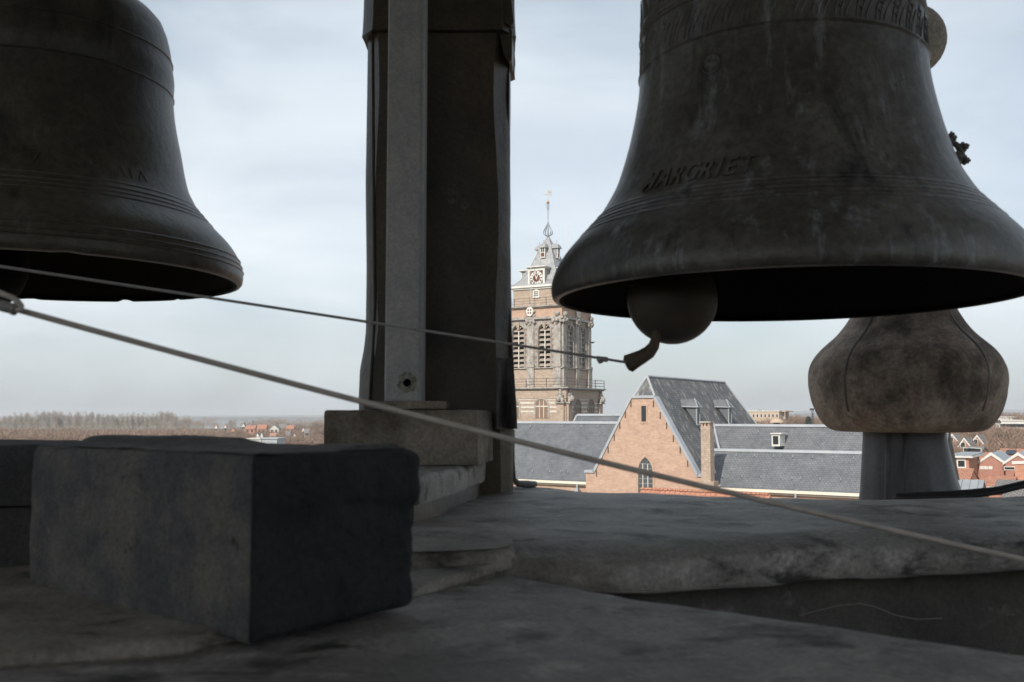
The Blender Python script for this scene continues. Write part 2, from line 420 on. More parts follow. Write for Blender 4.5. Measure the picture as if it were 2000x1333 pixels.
M_street = mat('street_paving', (0.16, 0.13, 0.115), (0.2, 0.17, 0.15), scale=0.3, rough=0.9)
M_roofin = mat('dark_ceiling_boards', (0.19, 0.18, 0.165), (0.15, 0.14, 0.13), scale=3, rough=0.9)
M_bird = mat('dark_feathers', (0.05, 0.045, 0.04), None, rough=0.9)
M_string = mat('pale_string', (0.30, 0.28, 0.25), None, rough=0.9)

# =================================================================== SETTING
g = MB()
nx = 48
ext = 9500.0
tag(MB().add([(-ext, -ext, 0), (ext, -ext, 0), (ext, ext, 0), (-ext, ext, 0)], [(0, 1, 2, 3)]).build('ground', M_ground), kind='structure')
# street strip between the town hall and the church
tag(MB().add([(-60, 12, 0.02), (90, 12, 0.02), (90, 74, 0.02), (-60, 86, 0.02)], [(0, 1, 2, 3)]).build('square_paving', M_street), kind='structure')
# low wooded ridge far off
def ridge(name, Y, prof, depth, seed):
    n = 160; vs = []; fs = []
    X0, X1 = -0.62 * Y, 0.75 * Y
    for i in range(n + 1):
        x = X0 + (X1 - X0) * i / n
        k = 1000 + FPX * x / Y
        h = np.interp(k, [p[0] for p in prof], [p[1] for p in prof])
        top = EYE + (812 - h) / FPX * Y
        top += 3.0 * mn.noise(Vector((i * 0.55, seed, 0))) + 2.2 * mn.noise(Vector((i * 1.7, seed, 3)))
        top = max(top, 4)
        vs += [(x, Y - depth, -1), (x, Y - depth * 0.4, top * 0.75), (x, Y, top), (x, Y + depth, top * 0.6), (x, Y + 2 * depth, -1)]
    for i in range(n):
        for j in range(4):
            a = i * 5 + j
            fs.append((a, a + 5, a + 6, a + 1))
    return tag(MB().add(vs, fs).build(name, M_hill, smooth=True), kind='structure')
ridge('hills', 7200, [(-600, 814), (350, 812.5), (640, 811), (1100, 810), (1450, 806), (1560, 803), (1660, 802), (1800, 802), (1960, 800.5), (2100, 801), (2600, 806)], 500, 1.0)
ridge('hills', 4300, [(-600, 815), (350, 815), (640, 814.5), (1100, 814), (1450, 811), (1560, 808), (1660, 806), (1760, 807), (1960, 805), (2100, 807), (2600, 812)], 300, 9.0)

# =================================================================== CHURCH (shared frame: v = along the naves, u = away)
AL = R_(33)
def W(sv, su, z):
    return (sv * math.cos(AL) + su * math.sin(AL), su * math.cos(AL) - sv * math.sin(AL), z)
def on_plane(px, py, su):
    k = (px - 1000) / FPX
    Y = su / (k * math.sin(AL) + math.cos(AL))
    return Y * (k * math.cos(AL) - math.sin(AL)), P(px, py, Y).z
def su_at(px, sv):
    return sv / math.tan(math.atan((px - 1000) / FPX) - AL)
def Mw(p, q, z): return W(p, q, z)               # extrude along u
def Mu(p, q, z): return W(q, p, z)               # poly in (su,z), extrude along sv

SE = 89.6                                         # plane of the eaves wall
ZE = EYE - 6.68
SG = 88.0                                         # plane of the gable
church = thing('church', 'large brick church with slate roofs, stepped naves and an orange gable wall', 'church', W(-40, 95, 0))
svL = on_plane(800, 900, SE)[0]
gl = on_plane(1143, 925, SG)[0]; gr = on_plane(1388, 925, SG)[0]
sm = 0.5 * (on_plane(1234, 776, SG)[0] + on_plane(1277, 776, SG)[0])
su_a = su_at(1264, sm); su_b = su_at(1415, sm)
z_r = P(1264, 736, W(sm, su_a, 0)[1]).z
z_r2 = P(1415, 745, W(sm, su_b, 0)[1]).z
zr = (z_r + z_r2) / 2
zr = z_r
print('transept', gl, gr, sm, su_a, su_b, z_r, z_r2)
hw = (gr - gl) / 2 - 0.4
zt = on_plane(1255, 777, SG)[1]                    # top of the gable wall
zk = on_plane(1160, 923, SG)[1]                    # kneelers
# --- left nave: one slope up to the ridge and back down
def nave(name, sv0, sv1, s0, z0, s1, z1, s2, z2, m, th=0.14):
    """roof shell: eave (s0,z0) -> ridge (s1,z1) -> valley (s2,z2)"""
    b = MB()
    poly = [(s0, z0), (s1, z1), (s2, z2), (s2, z2 - th), (s1, z1 - th * 1.6), (s0, z0 - th)]
    b.prism(poly, sv0, sv1, Mu)
    o = b.build(name, m, church)
    c = MB()
    c.prism([(s1 - 0.20, z1 - 0.10), (s1 - 0.16, z1 + 0.10), (s1, z1 + 0.16), (s1 + 0.16, z1 + 0.10), (s1 + 0.20, z1 - 0.10)], sv0, sv1, Mu)
    c.build('ridge_capping', M_leadtrim, o)
    return o
zv = ZE
r_left = nave('roof', svL, sm, SE - 0.5, ZE - 0.1, SE + 6.0, ZE + 5.88, SE + 12, ZE + 0.5, M_slate)
r_left['label'] = 'slate roof left of the gable'
r_near = nave('roof', on_plane(1388, 880, SE + 3)[0] - 0.3, on_plane(1800, 900, SE)[0], SE - 0.45, ZE - 0.1, SE + 3.03, ZE + 3.26, SE + 6.1, ZE + 0.6, M_slate)
r_near['label'] = 'low front slate roof right of the gable'
r_mid = nave('roof', sm, on_plane(1800, 900, SE)[0] + 0.5, SE + 6.0, ZE + 0.4, SE + 10.0, ZE + 5.63, SE + 15, ZE + 0.5, M_slate)
r_mid['label'] = 'higher slate roof behind the low front roof'
# choir roof beyond, seen over the left nave
sb0 = on_plane(1128, 811, SE + 17)[0]; zb = on_plane(1180, 811, SE + 17)[1]
r_back = nave('roof', sb0, sm, SE + 12.5, zb - 4.4, SE + 17, zb, SE + 21.5, zb - 4.4, M_slate)
MB().prism([(SE + 12.4, zb - 4.5), (SE + 17, zb + 0.05), (SE + 21.6, zb - 4.5)], sb0 - 0.25, sb0, Mu).build('roof_verge', M_slatetower, r_back)
# walls below the roofs
wl = MB(); wl.box((svL, SE, 0), (gl + 1, SE + 22, ZE - 0.25), Mw); wl.build('wall', M_brick, church)
wr = MB(); wr.box((gr - 1, SE, 0), (on_plane(1800, 900, SE)[0], SE + 15, ZE - 0.25), Mw); wr_o = wr.build('wall', M_brick, church)
e_sv = on_plane(1800, 900, SE)[0]
MB().prism([(SE, ZE - 0.3), (SE + 3.03, ZE + 3.05), (SE + 6.1, ZE + 0.45), (SE + 10, ZE + 5.45), (SE + 15, ZE + 0.3)], e_sv - 0.5, e_sv - 0.1, Mu).build('end_wall', M_brick, church)
# gutters
for a, b_ in ((svL, gl - 0.02), (on_plane(1398, 950, SE)[0], e_sv)):
    gt = MB()
    gt.prism([(SE - 0.62, ZE - 0.16), (SE - 0.62, ZE - 0.42), (SE - 0.50, ZE - 0.46), (SE - 0.02, ZE - 0.46), (SE - 0.02, ZE - 0.16)], a, b_, Mu)
    gt.prism([(SE - 0.30, ZE - 0.50), (SE - 0.30, ZE - 0.64), (SE - 0.02, ZE - 0.66), (SE - 0.02, ZE - 0.50)], a, b_, Mu)
    gt.build('gutter', M_cream, church)
for px in (1131, 1552):
    sv = on_plane(px, 955, SE)[0]
    d = MB()
    d.box((sv - 0.20, SE - 0.75, ZE - 1.35), (sv + 0.20, SE - 0.35, ZE - 0.85), Mw)
    d.tube([W(sv, SE - 0.55, ZE - 0.4), W(sv, SE - 0.55, ZE - 0.9)], 0.10)
    d.tube([W(sv, SE - 0.55, ZE - 1.3), W(sv + 0.1, SE - 0.5, ZE - 1.6), W(sv + 0.35, SE - 0.15, ZE - 2.1), W(sv + 0.35, SE - 0.15, 0.1)], 0.07)
    d.build('downpipe', M_leadtrim, church)
# recessed brick panels and pilaster strips of the right nave wall
pan = []
for px0, px1 in ((1420, 1480), (1488, 1556), (1571, 1650), (1658, 1740)):
    a = on_plane(px0, 965, SE)[0]; b_ = on_plane(px1, 965, SE)[0]
    for (lo, hi) in (((a, SE - 0.10, ZE - 1.32), (b_, SE - 0.003, ZE - 1.17)), ((a - 0.3, SE - 0.12, 0), (a, SE - 0.003, ZE - 1.0)), ((b_, SE - 0.12, 0), (b_ + 0.3, SE - 0.003, ZE - 1.0))):
        q = MB().box(lo, hi, Mw).build('brick_pilaster' if hi[2] > ZE - 1.1 else 'brick_lintel', M_brick, church)
# transept roof: half hip in front, hip behind
eh = hw
def tri_roof():
    b = MB()
    zE = zk
    y0 = SG + 0.18
    sR = on_plane(1360, 926, SG)[0]; sL_ = on_plane(1159, 923, SG)[0]
    tL = on_plane(1234, 776, SG)[0]; tR = on_plane(1277, 776, SG)[0]
    zz = zt
    # right slope
    vs = [W(sL_, y0, zE), W(sR, y0, zE), W(tL, y0, zz), W(tR, y0, zz), W(sm, su_a, zr), W(sm, su_b, zr), W(sL_, su_b + 5.0, zE), W(sR, su_b + 5.0, zE)]
    fs = [(1, 7, 5, 4, 3), (0, 2, 4, 5, 6), (2, 3, 4), (6, 5, 7), (0, 1, 3, 2), (0, 6, 7, 1)]
    return b.add(vs, fs), (tL, tR, sL_, sR)
tr, (tL, tR, sL_, sR) = tri_roof()
roofT = tr.build('roof', M_slateold, church); roofT['label'] = 'steep dark lichened slate roof behind the gable'
cap = MB()
cap.tube([W(sm, su_a, zr + 0.05), W(sm, su_b, zr + 0.05)], 0.13, 6)
cap.tube([W(tR, SG + 0.2, zt + 0.05), W(sm, su_a, zr + 0.05)], 0.12, 6)
cap.tube([W(tL, SG + 0.2, zt + 0.05), W(sm, su_a, zr + 0.05)], 0.10, 6)
cap.tube([W(sm, su_b, zr + 0.05), W(sR, su_b + 5.0, zk)], 0.10, 6)
cap.build('ridge_capping', M_leadtrim, roofT)
gw = MB()
gw.prism([(gl, 0), (gr, 0), (gr, zk - 0.05), (sR, zk - 0.05), (tR, zt), (tL, zt), (on_plane(1160, 923, SG)[0], zk), (gl, zk)], SG, SG + 0.6, Mw)
gable = gw.build('gable_wall', M_brick, church)
gable['label'] = 'orange brick gable wall with one pointed window and one small window'
# coping
cp = MB()
def cop(a, b_):
    (p0, z0), (p1, z1) = a, b_
    d = Vector((p1 - p0, z1 - z0)).normalized(); n_ = Vector((-d.y, d.x)) * 0.22
    if n_.y < 0: n_ = -n_
    cp.prism([(p0, z0 - 0.06), (p1, z1 - 0.06), (p1 + n_.x, z1 + n_.y), (p0 + n_.x, z0 + n_.y)], SG - 0.14, SG + 0.75, Mw)
kl = on_plane(1160, 923, SG)[0]; kr = on_plane(1359, 926, SG)[0]
cop((gl - 0.1, zk), (kl, zk)); cop((kl, zk), (tL, zt)); cop((tL - 0.1, zt), (tR + 0.1, zt)); cop((tR, zt), (kr, zk)); cop((kr, zk), (on_plane(1372, 926, SG)[0], zk))
cp.build('coping', M_leadtrim, gable)
# coping of the low roof's left end, behind the chimney
cq = MB()
x0_ = on_plane(1387, 890, SE)[0]
cq.tube([P(1386, 896, W(x0_, SE + 1.6, 0)[1]), P(1397, 925, W(x0_, SE - .3, 0)[1] - .3)], 0.12, 6)
cq.build('end_coping', M_leadtrim, church)
MB().box((x0_ - 0.1, SE - 0.7, ZE - 0.05), (x0_ + 1.1, SE - 0.1, ZE + 0.1), Mw).build('end_coping', M_leadtrim, church)
vq = MB()
vq.tube([W(on_plane(1391, 829, SE + 10)[0] , SE + 9.9, ZE + 5.9), W(on_plane(1408, 876, SE + 6.2)[0], SE + 6.2, ZE + 1.6)], 0.2, 6)
vq.build('valley_flashing', M_leadtrim, church)
# wall anchors
for px, py in ((1232, 789), (1276, 789), (1221, 810), (1289, 812), (1210, 832), (1301, 832), (1199, 855), (1314, 857), (1187, 879), (1327, 879), (1176, 903), (1341, 905), (1164, 925)):
    sv, z = on_plane(px, py, SG)
    MB().box((sv - 0.055, SG - 0.06, z - 0.32), (sv + 0.055, SG - 0.002, z + 0.32), Mw).build('wall_anchor', M_iron, gable)
# small window
sv, z = on_plane(1257, 809, SG)
fr = MB()
for (a, b_, c, d) in ((-0.42, -0.26, -0.75, 0.8), (0.26, 0.42, -0.75, 0.8), (-0.5, 0.5, 0.8, 0.95), (-0.42, 0.42, -0.95, -0.75)):
    fr.box((sv + a, SG - 0.06, z + c), (sv + b_, SG - 0.003, z + d), Mw)
wf = fr.build('window', M_brick, gable)
MB().box((sv - 0.26, SG - 0.02, z - 0.74), (sv + 0.26, SG - 0.004, z + 0.79), Mw).build('pane', M_glass, wf)
# pointed window
def arch_pts(sv, z0, zs, w, n=8):
    """pointed arch outline, half width w, springing zs"""
    r = 2 * w * 1.05
    pts = [(sv - w, z0), (sv + w, z0), (sv + w, zs)]
    cx = sv + w - r
    tmax = math.acos((sv - cx) / r)
    for i in range(1, n + 1):
        t = tmax * i / n
        pts.append((cx + r * math.cos(t), zs + r * math.sin(t)))
    cx = sv - w + r
    for i in range(n - 1, -1, -1):
        t = tmax * i / n
        pts.append((cx - r * math.cos(t), zs + r * math.sin(t)))
    return pts
sv, zs = on_plane(1259, 917, SG); _, zb_ = on_plane(1259, 990, SG)
out = arch_pts(sv, zb_, zs - 0.2, 0.95); inn = arch_pts(sv, zb_, zs - 0.2, 0.78)
fr = MB()
n_ = len(out)
vs = [W(p, SG - 0.08, z) for p, z in out] + [W(p, SG - 0.08, z) for p, z in inn] + [W(p, SG, z) for p, z in out] + [W(p, SG, z) for p, z in inn]
fs = []
for i in range(n_):
    j = (i + 1) % n_
    fs += [(i, j, n_ + j, n_ + i), (2 * n_ + i, 2 * n_ + j, j, i), (n_ + i, n_ + j, 3 * n_ + j, 3 * n_ + i)]
wf = fr.add(vs, fs).build('window', M_brick, gable)
wf['label'] = 'tall pointed leaded window'
MB().add([W(p, SG - 0.015, z) for p, z in inn], [tuple(range(n_))]).build('pane', M_leaded, wf)
for dx in (-0.27, 0.27):
    MB().box((sv + dx - 0.04, SG - 0.09, zb_), (sv + dx + 0.04, SG - 0.02, zs + 0.55), Mw).build('mullion', M_stoneL, wf)
gb = MB()
for i in range(9):
    zz = zb_ + 0.3 + i * 0.48
    if zz < zs + 0.6: gb.box((sv - 0.72, SG - 0.04, zz), (sv + 0.72, SG - 0.017, zz + 0.05), Mw)
gb.build('glazing_bars', M_ironblue, wf)
# chimney
c0, _ = on_plane(1367, 900, SG - 1.6); c1, zc = on_plane(1385, 833, SG - 1.6)
ch = MB().box((c0, SG - 1.6, 0), (c1, SG - 0.6, zc), Mw)
ch.box((c0 - 0.12, SG - 1.72, 0), (c1 + 0.35, SG - 0.5, on_plane(1375, 938, SG)[1]), Mw)
cho = ch.build('chimney', M_buff, church)
MB().box((c0 - 0.12, SG - 1.72, zc + 0.3), (c1 + 0.12, SG - 0.48, zc + 0.46), Mw).build('chimney_cap', M_stone, cho)
for a in (0.0, 0.36, 0.74):
    w = (c1 - c0)
    MB().box((c0 + a * w, SG - 1.58, zc), (c0 + a * w + 0.2, SG - 0.62, zc + 0.3), Mw).build('cap_pier', M_brick, cho)
# annex roof low in front
a0, za = on_plane(1250, 955, 85); a1, _ = on_plane(1500, 960, 85)
an = MB().prism([(82.2, za - 2.6), (85, za), (87.6, za - 2.0), (87.6, 0), (82.2, 0)], a0, a1, Mu)
ano = an.build('annex_roof', M_tile, church)
for i in range(int((a1 - a0) / 0.4)):
    s = a0 + 0.02 + i * 0.4
    MB().prism([(84.8, za - 0.02), (84.86, za + 0.1), (85, za + 0.14), (85.14, za + 0.1), (85.2, za - 0.02)], s, s + 0.36, Mu).build('ridge_tile', M_tile, ano)
# transept dormers (right slope)
slope = (zr - zk) / eh
def tdorm(px, py_top, py_bot):
    # outer face of the dormer, found on the slope
    best = None
    for su in np.arange(SG + 1, su_b + 4, 0.05):
        svx, z_ = on_plane(px, py_bot, su)
        zs_ = zr - slope * (svx - sm)
        if best is None or abs(zs_ - z_) < best[0]: best = (abs(zs_ - z_), su, svx, z_)
    _, su, svx, z0 = best
    h = 1.75; w = 0.4
    b = MB()
    sx = svx + 0.05
    back = sx - (h + 0.1) / slope
    b.add([W(sx, su - w, z0), W(sx, su + w, z0), W(sx, su + w, z0 + h), W(sx, su - w, z0 + h), W(back, su - w, z0 + h), W(back, su + w, z0 + h)],
          [(0, 1, 2, 3), (0, 3, 4), (1, 5, 2), (2, 5, 4, 3)])
    d = b.build('dormer', M_slate, church)
    d['label'] = 'small hipped dormer on the transept slope'
    q = MB()
    zz = z0 + h
    ew = w + 0.22
    q.add([W(sx + 0.25, su - ew, zz), W(sx + 0.25, su + ew, zz), W(sx - 0.35, su, zz + 0.85), W(back - 0.4, su - ew, zz + 0.05), W(back - 0.4, su + ew, zz + 0.05), W(back - 0.9, su, zz + 0.85)],
          [(0, 1, 2), (0, 2, 5, 3), (1, 4, 5, 2), (0, 3, 4, 1)])
    q.build('dormer_roof', M_slate, d)
    t = MB()
    t.tube([W(sx + 0.25, su - ew, zz), W(sx - 0.35, su, zz + 0.87), W(sx + 0.25, su + ew, zz)], 0.05, 5)
    t.tube([W(sx + 0.25, su - ew, zz), W(sx + 0.25, su + ew, zz)], 0.05, 5)
    t.tube([W(sx + 0.25, su - ew, zz), W(back - 0.4, su - ew, zz + 0.05)], 0.06, 5)
    t.build('dormer_trim', M_leadtrim, d)
    t = MB()
    for s_ in (-1, 1):
        t.box((sx, su + s_ * w - 0.07, z0 - 0.05), (sx + 0.08, su + s_ * w + 0.07, zz), Mw)
    t.box((sx, su - w, z0 - 0.1), (sx + 0.1, su + w, z0 + 0.05), Mw)
    t.build('dormer_frame', M_leadtrim, d)
    MB().box((sx + 0.01, su - w + 0.1, z0 + 0.1), (sx + 0.04, su + w - 0.1, zz - 0.05), Mw).build('pane', M_glass, d)
tdorm(1361, 800, 829)
tdorm(1423, 799, 827)
# little white skylight dormer on the mid roof
sv, z = on_plane(1515, 866, SE + 7.3)
sk = MB().box((sv - 0.42, SE + 6.9, z - 0.3), (sv + 0.42, SE + 8.6, z + 0.9), Mw)
sko = sk.build('dormer', M_white, church)
MB().box((sv - 0.27, SE + 6.87, z - 0.1), (sv + 0.27, SE + 6.895, z + 0.72), Mw).build('pane', M_glass, sko)
MB().box((sv - 0.5, SE + 6.75, z + 0.9), (sv + 0.62, SE + 8.9, z + 1.02), Mw).build('dormer_roof', M_white, sko)
# roof hooks: small bright brackets in rows
def hook(o, m, pxs, py0, py1, s0, z0, s1, z1):
    for i, px in enumerate(pxs):
        py = py0 + (py1 - py0) * i / max(1, len(pxs) - 1)
        best = None
        for s in np.arange(s0, s1, 0.03):
            sv, z_ = on_plane(px, py, s)
            e = abs(z0 + (z1 - z0) * (s - s0) / (s1 - s0) - z_)
            if best is None or e < best[0]: best = (e, s, sv, z_)
        _, s, sv, z_ = best
        b = MB()
        b.add([W(sv - 0.07, s - 0.05, z_), W(sv + 0.07, s - 0.05, z_), W(sv, s - 0.02, z_ + 0.32), W(sv, s - 0.22, z_ + 0.05)], [(0, 1, 3), (1, 2, 3), (2, 0, 3), (0, 2, 1)])
        b.build('roof_hook', m, o)
hook(r_left, M_leadtrim, (1006, 1040, 1074, 1095, 1109), 922, 924, SE - .5, ZE, SE + 6, ZE + 5.86)
hook(r_left, M_leadtrim, (1036, 1073, 1105, 1154), 879, 891, SE - .5, ZE, SE + 6, ZE + 5.86)
hook(r_left, M_leadtrim, (1036, 1062, 1098, 1135, 1168), 835, 835, SE - .5, ZE, SE + 6, ZE + 5.86)
hook(r_near, M_leadtrim, (1408, 1446, 1483, 1521, 1543, 1559, 1597, 1637, 1678), 932, 940, SE - .45, ZE, SE + 3.03, ZE + 3.26)
hook(r_near, M_leadtrim, (1402, 1436, 1471, 1508, 1545, 1584, 1623, 1663), 890, 897, SE - .45, ZE, SE + 3.03, ZE + 3.26)
hook(r_mid, M_leadtrim, (1480, 1661), 846, 848, SE + 6, ZE + .4, SE + 10, ZE + 5.63)

# =================================================================== CHURCH TOWER
AT = R_(29)
TC = P(1097, 700, 140.0)
WT = 9.9
ux, uy = math.sin(AT), math.cos(AT)
vx, vy = math.cos(AT), -math.sin(AT)
CX = TC.x + (ux - vx) * WT / 2; CY = TC.y + (uy - vy) * WT / 2
DX = 0.3                                           # the upper stage stands a little off centre
def T(a, b, z, dx=0.0):                            # a along v, b along u (b negative = towards us)
    return (CX + dx * vx + a * vx + b * ux, CY + dx * vy + a * vy + b * uy, z)
def zt_(py, Y=140.0): return P(1090, py, Y).z
tower = thing('church_tower', 'tall brick and stone church tower with clock, slate spire and open onion finial', 'church tower', T(0, 0, 0))
def TM(a, b, z): return T(a, b, z)
def TU(a, b, z): return T(a, b, z, DX)
zg = zt_(757); zs0 = zt_(719); zcor = zt_(617); zup = zt_(595); zwc = zt_(556)
wb = WT + 2.5
# lower stage
st = MB().box((-wb / 2, -wb / 2, 0), (wb / 2, wb / 2, zg - 1.6), TM); low = st.build('wall', M_buff, tower)
low['label'] = 'lower stage of buff brick with pale bands and arched niches'
MB().box((-wb / 2 - 0.12, -wb / 2 - 0.12, zg - 1.6), (wb / 2 + 0.12, wb / 2 + 0.12, zg - 0.35), TM).build('frieze', M_buff, tower)
cn = MB(); cn.box((-wb / 2 - 0.35, -wb / 2 - 0.35, zg - 0.35), (wb / 2 + 0.35, wb / 2 + 0.35, zg - 0.18), TM); cn.box((-wb / 2 - 0.6, -wb / 2 - 0.6, zg - 0.18), (wb / 2 + 0.6, wb / 2 + 0.6, zg), TM)
cn.build('gallery_cornice', M_stone, tower)
def face(k):
    """returns map (a, out, z) on face k at half width h"""
    def f(h):
        def g_(a, o, z):
            if k == 0: return T(a, -h - o, z)
            if k == 1: return T(h + o, a, z)
            if k == 2: return T(-a, h + o, z)
            return T(-h - o, -a, z)
        return g_
    return f
def facebox(m, k, h, a0, a1, o0, o1, z0, z1):
    g_ = face(k)(h)
    vs = [g_(a0, o1, z0), g_(a1, o1, z0), g_(a1, o0, z0), g_(a0, o0, z0), g_(a0, o1, z1), g_(a1, o1, z1), g_(a1, o0, z1), g_(a0, o0, z1)]
    m.add(vs, [(0, 3, 2, 1), (4, 5, 6, 7), (0, 1, 5, 4), (1, 2, 6, 5), (2, 3, 7, 6), (3, 0, 4, 7)])
def round_arch(w, z0, zs, n=10):
    pts = [(-w, z0), (w, z0)]
    for i in range(n + 1):
        t = math.pi * i / n
        pts.append((w * math.cos(t), zs + w * math.sin(t)))
    return pts
for k in (0, 1):
    for i, py in enumerate((771.5, 779, 787, 795.5, 804)):
        z = zt_(py, 138.5)
        bd = MB(); facebox(bd, k, wb / 2, -wb / 2 + 0.9, wb / 2 - 0.9, 0.003, 0.03, z - 0.13, z + 0.13)
        bd.build('stone_band', M_stoneL if i else M_stone, tower)
    for a in (-2.35, 2.35):
        z1 = zt_(793, 138.5); z0 = zt_(817, 138.5)
        g_ = face(k)(wb / 2)
        r_out = round_arch(1.25, z0, z1); r_in = round_arch(0.98, z0, z1)
        m = MB(); n_ = len(r_out)
        vs = [g_(a + p, 0.10, z) for p, z in r_out] + [g_(a + p, 0.10, z) for p, z in r_in] + [g_(a + p, 0, z) for p, z in r_out]
        fs = []
        for i in range(n_):
            j = (i + 1) % n_
            fs += [(i, j, n_ + j, n_ + i), (2 * n_ + i, 2 * n_ + j, j, i)]
        ar = m.add(vs, fs).build('arch_surround', M_stone, tower)
        MB().add([g_(a + p, 0.035, z) for p, z in r_in], [tuple(range(n_))]).build('niche_back', M_nicheback, ar)
        t = MB()
        for dx in (-0.33, 0.33): facebox(t, k, wb / 2, a + dx - 0.05, a + dx + 0.05, 0.04, 0.09, z0, z1 + 0.75)
        facebox(t, k, wb / 2, a - 0.98, a + 0.98, 0.04, 0.08, z1 - 0.15, z1 + 0.02)
        t.build('tracery', M_stoneL if k == 0 else M_stone, ar)
# corner piers with heraldic lions
zp = zt_(785.5, 138.5)
def lion(m, g_, a, o, z0):
    c = Vector(g_(a, o, z0)); K = 1.25
    m.ball(c + Vector((0, 0, 0.42 * K)), 0.42 * K, 10, (0.85, 0.85, 1.15))
    m.ball(c + Vector((0, 0, 0.98 * K)), 0.27 * K, 8)
    m.ball(c + Vector((0, 0, 1.30 * K)), 0.20 * K, 8)
    for s_ in (-1, 1):
        m.ball(Vector(g_(a + 0.36 * s_, o + 0.1, z0 + 0.22)), 0.24 * K, 6, (1, 1, 1.4))
        m.ball(Vector(g_(a + 0.42 * s_, o + 0.1, z0 + 0.8 * K)), 0.12 * K, 6)
        m.ball(Vector(g_(a + 0.16 * s_, o + 0.05, z0 + 1.46 * K)), 0.08 * K, 6)
    m.ball(Vector(g_(a - 0.1, o + 0.42, z0 + 0.45)), 0.3 * K, 6, (1, 1, 1.3))
for (k, a) in ((0, wb / 2 - 0.75), (1, -wb / 2 + 0.75), (1, wb / 2 - 0.75), (0, -wb / 2 + 0.75)):
    m = MB()
    facebox(m, k, wb / 2, a - 0.55, a + 0.55, 0.003, 0.34, 0, zp - 0.2)
    pr = m.build('corner_pier', M_buff, tower)
    m = MB(); facebox(m, k, wb / 2, a - 0.75, a + 0.75, 0.0, 0.62, zp - 0.2, zp); m.build('pier_cap', M_stone, pr)
    m = MB(); lion(m, face(k)(wb / 2), a, 0.28, zp); m.build('lion_statue', M_stone, pr, smooth=True)
# gallery railing
rl = MB()
def rail_ring(m, hh, z0, z1, step, r, Tf=T, posts=None):
    cs = [(-hh, -hh), (hh, -hh), (hh, hh), (-hh, hh)]
    for i in range(4):
        a = cs[i]; b_ = cs[(i + 1) % 4]
        n = max(1, int(2 * hh / step))
        for lv in (1.0, 0.66, 0.33):
            m.tube([Tf(a[0], a[1], z0 + (z1 - z0) * lv), Tf(b_[0], b_[1], z0 + (z1 - z0) * lv)], r * 0.45, 4, False)
        for j in range(n):
            t = j / n
            p = (a[0] + (b_[0] - a[0]) * t, a[1] + (b_[1] - a[1]) * t)
            m2 = MB()
            m2.tube([Tf(p[0], p[1], z0), Tf(p[0], p[1], z1 + 0.05)], r, 5)
            posts.append(m2)
ps = []
rail_ring(rl, wb / 2 + 0.35, zg, zg + 1.25, 3.1, 0.055, T, ps)
ro = rl.build('gallery_railing', M_rail, tower)
for q in ps: q.build('post', M_rail, ro)
# belfry pedestal
h1 = WT / 2
m = MB().box((-h1 - 0.05, -h1 - 0.05, zg), (h1 + 0.05, h1 + 0.05, zs0), TM); m.build('pedestal_wall', M_buff, tower)
m = MB().box((-h1 - 0.3, -h1 - 0.3, zs0), (h1 + 0.3, h1 + 0.3, zs0 + 0.16), TM); m.build('sill_course', M_stone, tower)
